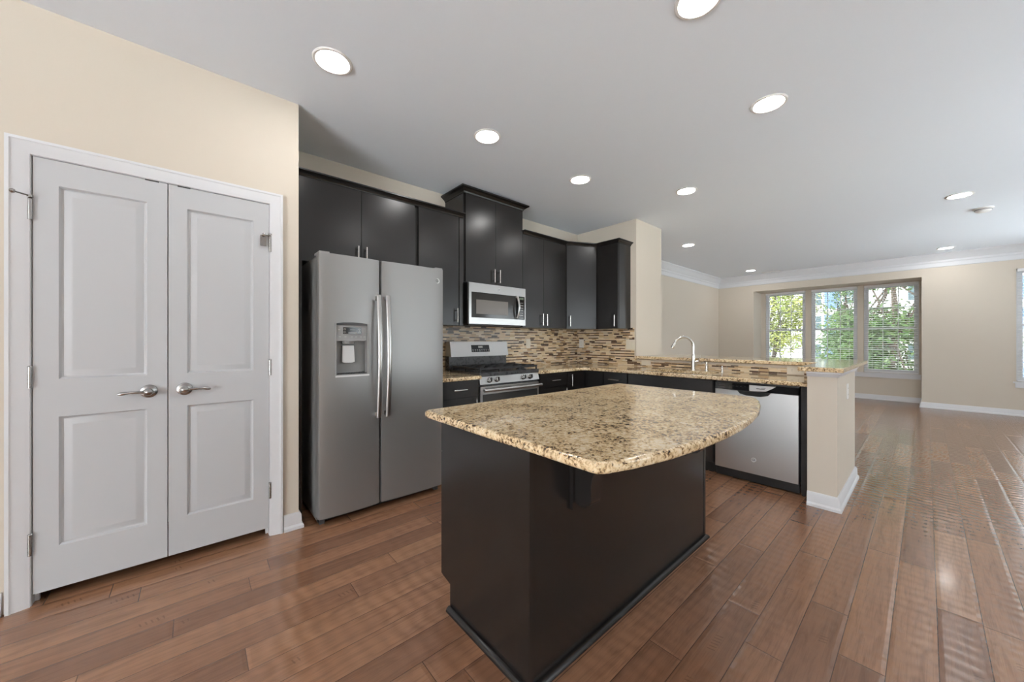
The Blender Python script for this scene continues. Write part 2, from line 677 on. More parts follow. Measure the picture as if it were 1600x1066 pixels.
# rear wall with a wide glazed opening, right wall
RY0, RY1, RZ1 = -3.0, -0.2, 2.2
b = B()
b.box(XR - T, XR, YR, RY0, 0, ZC).box(XR - T, XR, RY1, YL + T, 0, ZC).box(XR - T, XR, RY0, RY1, RZ1, ZC)
struct('wall_rear', b, 'wall', False)
b = B()
RXS = [(2.5, 3.9), (4.8, 6.2), (6.8, 9.0)]  # last two openings are added, out of view, to brighten the living area
xa = XR
for x0, x1 in RXS + [(XF + T, None)]:
    b.box(xa, x0, YR - T, YR, 0, ZC)
    if x1 is not None:
        b.box(x0, x1, YR - T, YR, 0, 0.55).box(x0, x1, YR - T, YR, 2.3, ZC)
    xa = x1
struct('wall_right', b, 'wall', False)
# half wall of the peninsula with its end return
b = B()
HZ = 0.968
b.prism([(XK, YW), (XK, 0.575), (3.38, 0.575), (3.38, 0.41), (4.33, 0.41), (4.33, YW)], 'z', 0, HZ)
struct('wall_peninsula', b, 'wall', False)

# baseboards and mouldings (travel direction keeps the room on the right)
BP = [(0, 0), (0.026, 0), (0.026, 0.018), (0.016, 0.03), (0.014, 0.085), (0.006, 0.1), (0, 0.1)]


def mould(name, path, prof, mat='white_trim'):
    b = B().moulding(path, prof)
    return struct(name, b, mat)


mould('baseboard_left', [(XR, YP), (DX0 - 0.073, YP)], BP)
mould('baseboard_left_end', [(DX1 + 0.068, YP), (XP, YP), (XP, 2.72)], BP)
mould('baseboard_peninsula', [(3.38, 0.575), (3.38, 0.41), (4.33, 0.41), (4.33, YW)], BP)
mould('baseboard_living', [(XWB, YL), (XF, YL)], BP)
mould('baseboard_far', [(XF, YL), (XF, BY1), (XB, BY1), (XB, BY0), (XF, BY0), (XF, YR)], BP)
CP = [(0, ZC), (0.105, ZC), (0.105, ZC - 0.016), (0.092, ZC - 0.024), (0.07, ZC - 0.05), (0.04, ZC - 0.1),
      (0.02, ZC - 0.118), (0.02, ZC - 0.15), (0.012, ZC - 0.16), (0.010, ZC - 0.225), (0, ZC - 0.235)]
mould('trim_1', [(XWB, YL), (XF, YL), (XF, YR)], CP)

# door casing
b = B()
CPF = [(0, 0), (0.0, 0.019), (0.014, 0.021), (0.02, 0.017), (0.052, 0.012), (0.062, 0.008), (0.068, 0.006), (0.068, 0)]


def casing(x0, x1, z1, y):
    """profile runs from the outer edge inwards; out of the wall is -y"""
    w = 0.066
    pr = [(0, 0.0), (0, 0.020), (0.012, 0.021), (0.018, 0.016), (0.046, 0.012), (0.056, 0.008), (w, 0.006), (w, 0.0)]
    rs = []
    for kind in range(4):
        ring = []
        for o, h in pr:
            if kind == 0: p = (x0 - w + o, y - h, 0.0)
            elif kind == 1: p = (x0 - w + o, y - h, z1 + w - o)
            elif kind == 2: p = (x1 + w - o, y - h, z1 + w - o)
            else: p = (x1 + w - o, y - h, 0.0)
            ring.append(p)
        rs.append(ring)
    bb = B()
    bb.rings(rs)
    return bb


struct('trim_3', casing(DX0 + 0.003, DX1 - 0.003, DZ1 - 0.004, YP), 'white_trim')
# jamb liner
b = B()
b.box(DX0, DX0 + 0.006, YP, YP + T, 0, DZ1).box(DX1 - 0.006, DX1, YP, YP + T, 0, DZ1).box(DX0 + 0.006, DX1 - 0.006, YP, YP + T, DZ1 - 0.006, DZ1)
b.box(DX0 + 0.006, DX0 + 0.02, YP + 0.045, YP + 0.06, 0, DZ1 - 0.006).box(DX1 - 0.02, DX1 - 0.006, YP + 0.045, YP + 0.06, 0, DZ1 - 0.006)
struct('trim_4', b, 'white_trim', False)


# ------------------------------------------------------------------ pantry doors
def door_leaf(name, x0, x1, px0, px1, lever_x, lever_dir, hinge_x):
    y0 = YP + 0.002
    th = 0.036
    r = struct_root(name, (x0, y0, 0.05))
    z0, z1 = 0.05, 2.033
    bb = B()
    bm = bb.bm
    pans = [(1.02, 1.918), (0.245, 0.845)]
    xs = [x0, px0, px1, x1]
    zs = [z0, pans[1][0], pans[1][1], pans[0][0], pans[0][1], z1]
    for i in range(3):
        for j in range(5):
            if i == 1 and j in (1, 3):
                continue
            bb.face([(xs[i], y0, zs[j]), (xs[i], y0, zs[j + 1]), (xs[i + 1], y0, zs[j + 1]), (xs[i + 1], y0, zs[j])][::-1])
    for (a, c) in pans:
        steps = [(0, 0), (0.007, 0.010), (0.013, 0.012), (0.038, 0.0045), (0.044, 0.0035)]
        for k in range(len(steps) - 1):
            (i0, d0), (i1, d1) = steps[k], steps[k + 1]
            o = [(px0 + i0, y0 + d0, a + i0), (px1 - i0, y0 + d0, a + i0), (px1 - i0, y0 + d0, c - i0), (px0 + i0, y0 + d0, c - i0)]
            n = [(px0 + i1, y0 + d1, a + i1), (px1 - i1, y0 + d1, a + i1), (px1 - i1, y0 + d1, c - i1), (px0 + i1, y0 + d1, c - i1)]
            for q in range(4):
                s = (q + 1) % 4
                bb.face([o[q], o[s], n[s], n[q]])
        i1, d1 = steps[-1]
        bb.face([(px0 + i1, y0 + d1, a + i1), (px1 - i1, y0 + d1, a + i1), (px1 - i1, y0 + d1, c - i1), (px0 + i1, y0 + d1, c - i1)])
    # sides, back
    bb.face([(x0, y0, z0), (x0, y0, z1), (x0, y0 + th, z1), (x0, y0 + th, z0)])
    bb.face([(x1, y0, z0), (x1, y0 + th, z0), (x1, y0 + th, z1), (x1, y0, z1)])
    bb.face([(x0, y0, z1), (x1, y0, z1), (x1, y0 + th, z1), (x0, y0 + th, z1)])
    bb.face([(x0, y0, z0), (x0, y0 + th, z0), (x1, y0 + th, z0), (x1, y0, z0)])
    bb.face([(x0, y0 + th, z0), (x0, y0 + th, z1), (x1, y0 + th, z1), (x1, y0 + th, z0)])
    bmesh.ops.remove_doubles(bm, verts=bm.verts, dist=1e-5)
    bmesh.ops.recalc_face_normals(bm, faces=bm.faces)
    part('door_panel', bb, 'white_door', r)
    # lever handle: oval rose, neck, lever
    h = B()
    zz = 0.936
    prof = [(0.0, 0.014), (0.012, 0.014), (0.020, 0.010), (0.030, 0.006), (0.034, 0.0)]
    rs = [[(lever_x + rr * math.cos(2 * PI * k / 28), y0 - hh, zz + rr * 1.0 * math.sin(2 * PI * k / 28)) for k in range(28)] for rr, hh in [(0.034, 0), (0.032, 0.007), (0.022, 0.012), (0.001, 0.014)]]
    h.rings(rs)
    h.lathe([(0.012, 0), (0.011, 0.018), (0.017, 0.026), (0.019, 0.036), (0.016, 0.046), (0.008, 0.052), (0.001, 0.053)], (lever_x, y0 - 0.01, zz), (lever_x, y0 - 0.1, zz), 20)
    lv = part('door_handle', h, 'dark_nickel', r)
    h = B()
    pts = []
    for k in range(13):
        u = k / 12
        pts.append((lever_x + lever_dir * (0.010 + 0.098 * u), y0 - 0.042 - 0.006 * math.sin(u * 4.4), zz + 0.004 * math.sin(u * 3.1) - 0.004 * u))
    h.tube(pts, [0.0105, 0.009, 0.0075, 0.007, 0.0068, 0.0066, 0.0065, 0.0065, 0.007, 0.008, 0.0088, 0.0085, 0.005], 12)
    part('lever', h, 'dark_nickel', lv)
    for z in (1.79, 1.033, 0.278):
        h = B()
        h.cyl((hinge_x, y0 - 0.006, z - 0.047), (hinge_x, y0 - 0.006, z + 0.047), 0.0075, n=14)
        h.cyl((hinge_x, y0 - 0.006, z + 0.047), (hinge_x, y0 - 0.006, z + 0.053), 0.009, 0.005, n=14)
        for q in range(1, 5):
            zq = z - 0.047 + q * 0.0188
            h.cyl((hinge_x, y0 - 0.006, zq - 0.001), (hinge_x, y0 - 0.006, zq + 0.001), 0.0081, n=14)
        part('hinge', h, 'dark_nickel', r)
    # hinge-pin door stop on the top hinge
    sgn = -1 if hinge_x < lever_x else 1
    h = B()
    z = 1.85
    h.cyl((hinge_x, y0 - 0.006, z - 0.006), (hinge_x, y0 - 0.006, z + 0.004), 0.010, n=14)
    if sgn < 0:
        h.cyl((hinge_x, y0 - 0.008, z), (hinge_x + sgn * 0.036, y0 - 0.045, z), 0.0035, n=10)
        h.lathe([(0.003, 0), (0.009, 0.004), (0.010, 0.010), (0.006, 0.016), (0.001, 0.018)], (hinge_x + sgn * 0.032, y0 - 0.042, z), (hinge_x + sgn * 0.08, y0 - 0.085, z), 14)
    else:
        h.cyl((hinge_x, y0 - 0.008, z - 0.01), (hinge_x - 0.034, y0 - 0.016, z - 0.01), 0.004, n=10)
        h.lathe([(0.003, 0), (0.009, 0.003), (0.009, 0.012), (0.006, 0.016)], (hinge_x - 0.034, y0 - 0.030, z - 0.01), (hinge_x - 0.034, y0 + 0.2, z - 0.01), 14)
        h.box(hinge_x - 0.05, hinge_x - 0.02, y0 - 0.012, y0 - 0.001, z - 0.075, z - 0.012, 0.002)
    part('door_stop', h, 'dark_nickel', r)
    # ball catch plate at the top
    cx = x1 - 0.058 if hinge_x < lever_x else x0 + 0.062
    part('ball_catch', B().box(cx - 0.026, cx + 0.026, y0 - 0.001, y0 + 0.022, z1 - 0.004, z1 + 0.0025), 'dark_grey', r)
    return r


door_leaf('door_1', -0.553, -0.1115, -0.478, -0.187, -0.180, -1, -0.559)
door_leaf('door_2', -0.1075, 0.341, -0.033, 0.263, -0.043, 1, 0.346)

# ------------------------------------------------------------------ recessed lights
lights = [(0.562, 2.12, 'white recessed ceiling light nearest the pantry doors'),
          (1.632, 2.145, 'white recessed ceiling light in front of the tall cabinet above the microwave'),
          (2.73, 2.145, 'white recessed ceiling light in front of the two-door wall cabinet right of the microwave'),
          (1.685, 0.667, 'large white recessed ceiling light cut off by the top edge of the photo'),
          (2.76, 0.663, 'white recessed ceiling light above the rounded end of the island'),
          (3.745, 1.60, 'white recessed ceiling light above the sink peninsula'),
          (5.90, 2.49, 'white recessed ceiling light just past the cream wing wall'),
          (9.08, 2.51, 'smallest white recessed ceiling light, by the far crown molding corner'),
          (6.01, -0.23, 'white recessed ceiling light beside the smoke detector'),
          (9.26, -0.21, 'white recessed ceiling light by the crown molding above the blank wall between the windows')]


def lamp_parts(t):
    x, y, z = t.location
    b = B()
    n = 40
    prof = [(0.099, ZC), (0.099, ZC - 0.004), (0.094, ZC - 0.0075), (0.084, ZC - 0.0075), (0.078, ZC - 0.0015)]
    b.rings([[(x + r * math.cos(2 * PI * k / n), y + r * math.sin(2 * PI * k / n), h) for k in range(n)] for r, h in prof], cap=False)
    part('trim_ring', b, 'white_plastic', t)
    b = B()
    b.rings([[(x + r * math.cos(2 * PI * k / n), y + r * math.sin(2 * PI * k / n), h) for k in range(n)] for r, h in [(0.0782, ZC - 0.001), (0.072, ZC - 0.004), (0.001, ZC - 0.006)]], cap=False)
    b.face([(x + 0.001 * math.cos(2 * PI * k / n), y + 0.001 * math.sin(2 * PI * k / n), ZC - 0.006) for k in range(n)][::-1])
    part('diffuser', b, 'lamp', t)


for x, y, lab in lights:
    t = thing('recessed_light', lab, 'ceiling light', (x, y, ZC), 'recessed ceiling lights')
    lamp_parts(t)

# smoke detector and ceiling vent
t = thing('smoke_detector', 'round white smoke detector on the ceiling beside a recessed light', 'smoke detector', (6.80, -0.43, ZC))
x, y = 6.80, -0.43
part('base', B().lathe([(0.078, 0), (0.078, 0.010), (0.070, 0.014)], (x, y, ZC), (x, y, ZC - 1), 32), 'white_plastic', t)
b = B().lathe([(0.062, 0), (0.060, 0.020), (0.045, 0.030), (0.012, 0.033), (0.001, 0.033)], (x, y, ZC - 0.014), (x, y, ZC - 1), 32)
part('cover', b, 'white_plastic', t)
b = B().rings([[(x + r_ * math.cos(2 * PI * k / 32), y + r_ * math.sin(2 * PI * k / 32), h_) for k in range(32)] for r_, h_ in [(0.060, ZC - 0.017), (0.0655, ZC - 0.018), (0.0655, ZC - 0.024), (0.060, ZC - 0.025)]], closed=True)
part('vent', b, 'grey_plastic', t)
t = thing('ceiling_vent', 'slim white air vent in the ceiling in front of the bay window', 'air vent', (9.55, 2.25, ZC))
b = B()
b.box(9.50, 9.60, 2.08, 2.42, ZC - 0.006, ZC - 0.001, 0.002)
part('frame', b, 'white_plastic', t)
b = B()
for k in range(4):
    b.box(9.513 + k * 0.02, 9.522 + k * 0.02, 2.1, 2.4, ZC - 0.010, ZC - 0.006)
part('louver', b, 'white_plastic', t)


# ------------------------------------------------------------------ cabinets
def pull(parent, p, axis, L, out, name='handle'):
    """bar pull centred at p on the door face; out = unit vector out of the face"""
    p, out = Vector(p), Vector(out)
    ax = Vector(axis)
    c = p + out * 0.032
    b = B()
    b.cyl(c - ax * L / 2, c + ax * L / 2, 0.0055, n=14)
    for s in (-1, 1):
        q = c + ax * s * (L / 2 - 0.022)
        b.cyl(q, q - out * 0.0315, 0.0045, n=10)
    part(name, b, 'nickel', parent)


def crown_prof(z):
    return [(0, z), (0.006, z), (0.010, z + 0.012), (0.022, z + 0.022), (0.034, z + 0.030), (0.040, z + 0.032), (0.040, z + 0.042), (0, z + 0.042)]


YU = 2.955          # face of the wall cabinets
ZU0, ZU1 = 1.345, 2.385
DT = 0.019


def front(cab, name, x0, x1, z0, z1, y, g=0.0015):
    """door or drawer front facing -y"""
    return part(name, B().box(x0 + g, x1 - g, y, y + DT, z0 + g, z1 - g, 0.002), 'cabinet', cab)


# over-fridge cabinet with the dark end panel
t = thing('wall_cabinet', 'wide dark two-door wall cabinet above the refrigerator', 'cabinet', (0.98, YB, 1.77), 'dark wall cabinets')
part('carcass', B().box(0.515, 1.470, YU + DT + 0.001, YB - 0.002, 1.775, ZU1 + 0.03), 'cabinet', t)
d = front(t, 'door', 0.53, 0.995, 1.775, ZU1, YU)
pull(d, (0.963, YU, 1.875), (0, 0, 1), 0.13, (0, -1, 0))
d = front(t, 'door', 0.995, 1.450, 1.775, ZU1, YU)
pull(d, (1.027, YU, 1.875), (0, 0, 1), 0.13, (0, -1, 0))
part('crown', B().moulding([(0.515, YU), (1.4725, YU)], crown_prof(ZU1)), 'cabinet', t)
part('end_panel', B().box(0.508, 0.528, 2.70, YB - 0.002, 0.0, 1.772), 'cabinet', t)
# single tall wall cabinet
t = thing('wall_cabinet', 'single-door dark wall cabinet between the refrigerator cabinet and the microwave', 'cabinet', (1.71, YB, ZU0), 'dark wall cabinets')
part('carcass', B().box(1.475, 1.958, YU + DT + 0.001, YB - 0.002, ZU0, ZU1 + 0.03), 'cabinet', t)
d = front(t, 'door', 1.487, 1.905, ZU0, ZU1, YU)
pull(d, (1.873, YU, 1.438), (0, 0, 1), 0.135, (0, -1, 0))
part('filler', B().box(1.915, 1.957, YU + 0.004, YU + DT, ZU0, ZU1), 'cabinet', t)
part('crown', B().moulding([(1.4735, YU), (1.957, YU)], crown_prof(ZU1)), 'cabinet', t)
# tall cabinet over the microwave
YH = 2.945
t = thing('wall_cabinet', 'raised dark two-door wall cabinet with heavy crown above the microwave', 'cabinet', (2.35, YB, 1.77), 'dark wall cabinets')
part('carcass', B().box(1.960, 2.735, YH + DT + 0.001, YB - 0.002, 1.77, 2.665), 'cabinet', t)
d = front(t, 'door', 1.978, 2.352, 1.770, 2.635, YH)
pull(d, (2.317, YH, 1.862), (0, 0, 1), 0.135, (0, -1, 0))
d = front(t, 'door', 2.352, 2.732, 1.770, 2.635, YH)
pull(d, (2.387, YH, 1.862), (0, 0, 1), 0.135, (0, -1, 0))
cp = [(0, 2.635), (0.006, 2.635), (0.010, 2.648), (0.026, 2.660), (0.042, 2.672), (0.052, 2.676), (0.052, 2.690), (0, 2.690)]
part('crown', B().moulding([(1.960, YB - 0.002), (1.960, YH), (2.735, YH), (2.735, YB - 0.002)], cp), 'cabinet', t)
# two-door cabinet right of the microwave
XU = 3.85
t = thing('wall_cabinet', 'dark two-door wall cabinet between the microwave and the corner', 'cabinet', (3.1, YB, ZU0), 'dark wall cabinets')
part('carcass', B().box(2.740, 3.478, YU + DT + 0.001, YB - 0.002, ZU0, ZU1 + 0.03), 'cabinet', t)
d = front(t, 'door', 2.742, 3.078, ZU0, ZU1, YU)
pull(d, (3.042, YU, 1.440), (0, 0, 1), 0.135, (0, -1, 0))
d = front(t, 'door', 3.078, 3.468, ZU0, ZU1, YU)
pull(d, (3.110, YU, 1.440), (0, 0, 1), 0.135, (0, -1, 0))
part('crown', B().moulding([(2.740, YU), (3.480, YU)], crown_prof(ZU1)), 'cabinet', t)
# angled corner cabinet
t = thing('wall_cabinet', 'angled dark corner wall cabinet with one greyish door', 'cabinet', (3.9, 3.1, ZU0), 'dark wall cabinets')
pa, pb = Vector((3.482, YU)), Vector((XU, 2.762))
dd = (pb - pa).normalized()
nn = Vector((dd.y, -dd.x))


def diag(o0, o1, depth0, depth1):
    a = pa + dd * o0
    c = pa + dd * o1
    return [tuple(a - nn * depth1), tuple(c - nn * depth1), tuple(c - nn * depth0), tuple(a - nn * depth0)]


LD = (pb - pa).length
ca, cc = pa - nn * (DT + 0.001), pb - nn * (DT + 0.001)
part('carcass', B().prism([(3.482, YB - 0.002), tuple((3.482, ca.y)), tuple(ca), tuple(cc), (cc.x, 2.762), (XK - 0.002, 2.762), (XK - 0.002, YB - 0.002)], 'z', ZU0, ZU1 + 0.03), 'cabinet', t)
d = part('door', B().prism(diag(0.008, LD - 0.008, 0, DT), 'z', ZU0, ZU1, 0.002), 'cabinet', t)
pp = pa + dd * 0.045
pull(d, (pp.x, pp.y, 1.440), (0, 0, 1), 0.135, (nn.x, nn.y, 0))
part('crown', B().moulding([tuple(pa), tuple(pb)], crown_prof(ZU1)), 'cabinet', t)
# end cabinet on the side wall
t = thing('wall_cabinet', 'narrow dark wall cabinet on the side wall at the end of the run', 'cabinet', (XK, 2.6, ZU0), 'dark wall cabinets')
YE = 2.452
part('carcass', B().box(XU + DT + 0.001, XK - 0.002, YE, 2.758, ZU0, ZU1 + 0.03), 'cabinet', t)
d = part('door', B().box(XU, XU + DT, YE + 0.004, 2.756, ZU0, ZU1, 0.002), 'cabinet', t)
pull(d, (XU, 2.487, 1.440), (0, 0, 1), 0.135, (-1, 0, 0))
part('crown', B().moulding([(XU, 2.760), (XU, YE), (XK - 0.002, YE)], crown_prof(ZU1)), 'cabinet', t)

# ------------------------------------------------------------------ backsplash
t = obj('backsplash', B().box(1.50, XK - 0.009, YB - 0.008, YB - 0.0005, CT + 0.001, ZU0 + 0.012), 'tile_x')
tag(t, 'brown and cream mosaic tile backsplash behind the range', 'backsplash', 'mosaic backsplashes')
b = B()
b.prism([(YB - 0.0005, CT + 0.001), (0.577, CT + 0.001), (0.577, 0.945), (2.374, 0.945), (2.374, 0.975), (2.398, 0.975), (2.398, ZU0 + 0.012), (YB - 0.0005, ZU0 + 0.012)], 'x', XK - 0.008, XK - 0.0005)
t = obj('backsplash', b, 'tile_y')
tag(t, 'brown and cream mosaic tile backsplash behind the sink and faucet', 'backsplash', 'mosaic backsplashes')

# ------------------------------------------------------------------ refrigerator
FX0, FX1, FY = 0.588, 1.492, 2.525
FZ0, FZ1 = 0.055, 1.763
t = thing('refrigerator', 'grey steel side-by-side refrigerator with ice dispenser', 'refrigerator', (1.04, 2.9, 0))
part('body', B().box(FX0 + 0.004, FX1 - 0.004, FY + 0.085, YB - 0.03, 0.03, 1.745, 0.006), 'fridge_side', t)


def fdoor(x0, x1):
    pts = []
    n = 14
    w = x1 - x0
    for k in range(n + 1):
        u = k / n
        pts.append((x0 + w * u, FY + 0.010 * (abs(2 * u - 1) ** 2.2) + (0.016 if k in (0, n) else 0.0)))
    pts[0] = (x0, FY + 0.026)
    pts.insert(1, (x0 + 0.006, FY + 0.013))
    pts[-1] = (x1, FY + 0.026)
    pts.insert(-1, (x1 - 0.006, FY + 0.013))
    pts += [(x1, FY + 0.078), (x0, FY + 0.078)]
    return B().prism(pts, 'z', FZ0, FZ1, 0.003)


XS = 0.9845
dl = part('freezer_door', fdoor(FX0, XS - 0.0035), 'slate', t)
loc = t.location
DXA, DXB, DZA, DZB = 0.682, 0.902, 0.962, 1.312
cut(dl, B().box(DXA, DXB, FY - 0.05, FY + 0.068, DZA, DZB, 0.010))
dr = part('fridge_door', fdoor(XS + 0.0035, FX1), 'slate', t)
# dispenser
x0, x1, z0, z1 = DXA, DXB, DZA, DZB
yf = FY - 0.001
b = B()
for (a0, a1, c0, c1) in ((x0, x0 + 0.010, z0, z1), (x1 - 0.014, x1, z0, z1), (x0 + 0.010, x1 - 0.014, z0, z0 + 0.012)):
    b.box(a0, a1, yf, yf + 0.05, c0, c1, 0.002)
part('dispenser_frame', b, 'grey_plastic', dl)
part('dispenser_lip', B().box(x0 + 0.004, x1, yf - 0.002, yf + 0.02, z0 - 0.004, z0 + 0.007, 0.002), 'silver_plastic', dl)
b = B().prism([(x0 + 0.010, z1 - 0.012), (x1 - 0.014, z1 - 0.012), (x1 - 0.014, z1), (x1 - 0.05, z1 + 0.005), ((x0 + x1) / 2, z1 + 0.008), (x0 + 0.05, z1 + 0.006), (x0 + 0.010, z1)], 'y', yf - 0.003, yf + 0.006, 0.001)
part('dispenser_hood', b, 'dark_grey', dl)
b = B()
b.box(x0 + 0.004, x1 - 0.004, FY + 0.060, FY + 0.066, z0 + 0.004, 1.20)
part('dispenser_recess', b, 'fridge_side', dl)
b = B().prism([(FY + 0.012, 1.196), (FY + 0.060, 1.20), (FY + 0.060, z1 - 0.012), (FY + 0.008, z1 - 0.012)], 'x', x0 + 0.011, x1 - 0.015, 0.002)
part('control_panel', b, 'grey_plastic', dl)
b = B().prism([(FY + 0.0075, 1.243), (FY + 0.012, 1.243), (FY + 0.012, 1.287), (FY + 0.0068, 1.287)], 'x', 0.735, 0.852)
part('display', b, 'black_gloss', dl)
b = B()
for zz in (1.274, 1.255):
    for xx in (0.744, 0.838):
        b.rings([[(xx + r * math.cos(2 * PI * k / 12), yy, zz + r * math.sin(2 * PI * k / 12)) for k in range(12)] for r, yy in [(0.006, FY + 0.0068), (0.006, FY + 0.0062), (0.004, FY + 0.0062), (0.004, FY + 0.0068)]], closed=True)
b.box(0.768, 0.822, FY + 0.0062, FY + 0.0072, 1.249, 1.252).box(0.780, 0.812, FY + 0.0058, FY + 0.007, 1.270, 1.272)
part('display_icons', b, 'legend', dl)
for xx in (0.715, 0.750, 0.790, 0.818, 0.850, 0.872):
    part('button', B().box(xx - 0.006, xx + 0.006, FY + 0.0088, FY + 0.010, 1.2225, 1.2245), 'legend', dl)
part('button', B().box(0.704, 0.716, FY + 0.008, FY + 0.0095, 1.268, 1.271), 'legend', dl)
b = B().lathe([(0.040, 0), (0.034, 0.018), (0.030, 0.02)], (0.775, FY + 0.036, 1.196), (0.775, FY + 0.036, 0.5), 24)
part('spout', b, 'grey_plastic', dl)
b = B().prism([(0.738, 1.165), (0.812, 1.165), (0.818, 1.055), (0.80, 1.048), (0.755, 1.048), (0.737, 1.055)], 'y', FY + 0.034, FY + 0.044, 0.003)
part('paddle', b, 'silver_plastic', dl)
b = B().box(x0 + 0.012, x1 - 0.016, FY + 0.008, FY + 0.058, z0 + 0.012, z0 + 0.017)
for k in range(11):
    xk = x0 + 0.022 + k * 0.0165
    b.box(xk, xk + 0.006, FY + 0.012, FY + 0.056, z0 + 0.017, z0 + 0.020)
part('drip_tray', b, 'dark_grey', dl)


def fhandle(door, x):
    b = B()
    pts = []
    n = 24
    for k in range(n + 1):
        u = k / n
        z = 0.665 + (1.515 - 0.665) * u
        o = 0.030 + 0.030 * math.sin(PI * u)
        pts.append((x, FY - o, z))
    rs = []
    for k, p in enumerate(pts):
        w = 0.0165
        rs.append([(p[0] + w * math.cos(2 * PI * q / 16), p[1] + 0.010 * math.sin(2 * PI * q / 16), p[2]) for q in range(16)])
    b.rings(rs)
    b.box(x - 0.012, x + 0.012, FY - 0.030, FY + 0.012, 0.672, 0.700, 0.004)
    b.box(x - 0.012, x + 0.012, FY - 0.030, FY + 0.012, 1.480, 1.508, 0.004)
    part('handle', b, 'steel', door)


fhandle(dl, 0.958)
fhandle(dr, 1.022)


def badge(parent, c, out, r, mat='nickel'):
    """round monogram badge: disc, ring and the letters in relief"""
    c, out = Vector(c), Vector(out)
    b = B().lathe([(r, 0), (r, 0.002), (r * 0.86, 0.003), (r * 0.82, 0.002), (0.0005, 0.002)], c, c + out, 28)
    bd = part('badge', b, mat, parent)
    cu = bpy.data.curves.new('letters', 'FONT')
    cu.body = 'GE'
    cu.size = r * 1.15
    cu.align_x = 'CENTER'
    cu.align_y = 'CENTER'
    cu.extrude = 0.0008
    q = out.to_track_quat('Z', 'Y')
    # keep the letters upright
    side = Vector((0, 0, 1)).cross(out).normalized()
    mat3 = Matrix((side, Vector((0, 0, 1)), out)).transposed()
    tmp = bpy.data.objects.new('letters', cu)
    C.objects.link(tmp)
    dg = bpy.context.evaluated_depsgraph_get()
    me = bpy.data.meshes.new_from_object(tmp.evaluated_get(dg))
    bpy.data.objects.remove(tmp)
    me.transform(mat3.to_4x4())
    rt = root_of(parent)
    me.transform(Matrix.Translation(c + out * 0.0025 - Vector(rt.location)))
    me.materials.clear()
    me.materials.append(M['dark_grey'])
    o = bpy.data.objects.new('lettering', me)
    C.objects.link(o)
    o.parent = bd


badge(dr, (1.433, FY + 0.008, 1.667), (0, -1, 0), 0.021, 'silver_plastic')
b = B()
b.box(FX0 + 0.01, FX1 - 0.01, FY + 0.088, FY + 0.10, 0.012, 0.054)
for k in range(22):
    xk = FX0 + 0.03 + k * 0.0395
    b.box(xk, xk + 0.024, FY + 0.080, FY + 0.088, 0.016, 0.022).box(xk, xk + 0.024, FY + 0.080, FY + 0.088, 0.030, 0.036)
part('toe_grille', b, 'black', t)
for xx in (FX0 + 0.02, FX1 - 0.05):
    part('foot', B().box(xx, xx + 0.03, FY + 0.07, FY + 0.11, 0, 0.03, 0.004), 'dark_grey', t)
    part('hinge_cover', B().box(xx - 0.01, xx + 0.05, FY + 0.03, FY + 0.16, 1.7635, 1.776, 0.004), 'grey_plastic', t)

# ------------------------------------------------------------------ microwave
MX0, MX1, MY = 1.985, 2.733, 2.90
MZ0, MZ1 = 1.362, 1.764
t = thing('microwave', 'stainless over-the-range microwave with dark window', 'microwave', (2.36, 3.1, MZ0))
part('case', B().box(MX0, MX1, MY + 0.03, YB - 0.01, MZ0, MZ1), 'black', t)
b = B()
wx0, wx1, wz0, wz1 = 2.014, 2.600, 1.424, 1.675
b.box(MX0, MX1, MY, MY + 0.03, wz1, MZ1, 0.004).box(MX0, MX1, MY, MY + 0.03, MZ0, wz0, 0.004)
b.box(MX0, wx0, MY, MY + 0.03, wz0, wz1).box(2.722, MX1, MY, MY + 0.03, wz0, wz1)
dm = part('door_frame', b, 'steel', t)
part('window', B().box(wx0, wx1, MY + 0.006, MY + 0.029, wz0, wz1), 'grey_glass', t)
part('window_screen', B().box(2.075, 2.485, MY + 0.004, MY + 0.007, 1.462, 1.603), 'mesh_glass', t)
cp_ = part('control_panel', B().box(2.622, 2.722, MY + 0.004, MY + 0.029, wz0, wz1), 'black_gloss', t)
part('display', B().box(2.640, 2.705, MY + 0.002, MY + 0.005, 1.640, 1.664), 'green_digit', cp_)
for r in range(7):
    for c in range(3):
        part('button', B().box(2.642 + c * 0.022, 2.654 + c * 0.022, MY + 0.0025, MY + 0.0045, 1.440 + r * 0.027, 1.446 + r * 0.027), 'legend', cp_)
b = B()
pts = []
for k in range(17):
    u = k / 16
    pts.append((2.604, MY - 0.012 - 0.030 * math.sin(PI * u), 1.436 + 0.236 * u))
b.tube(pts, 0.0105, 14)
b.box(2.595, 2.613, MY - 0.012, MY + 0.006, 1.436, 1.452, 0.003).box(2.595, 2.613, MY - 0.012, MY + 0.006, 1.656, 1.672, 0.003)
part('handle', b, 'steel', dm)
badge(dm, (2.36, MY, 1.720), (0, -1, 0), 0.016, 'silver_plastic')
part('underside_vent', B().box(MX0 + 0.03, MX1 - 0.03, MY + 0.05, YB - 0.06, MZ0 - 0.012, MZ0), 'dark_grey', t)

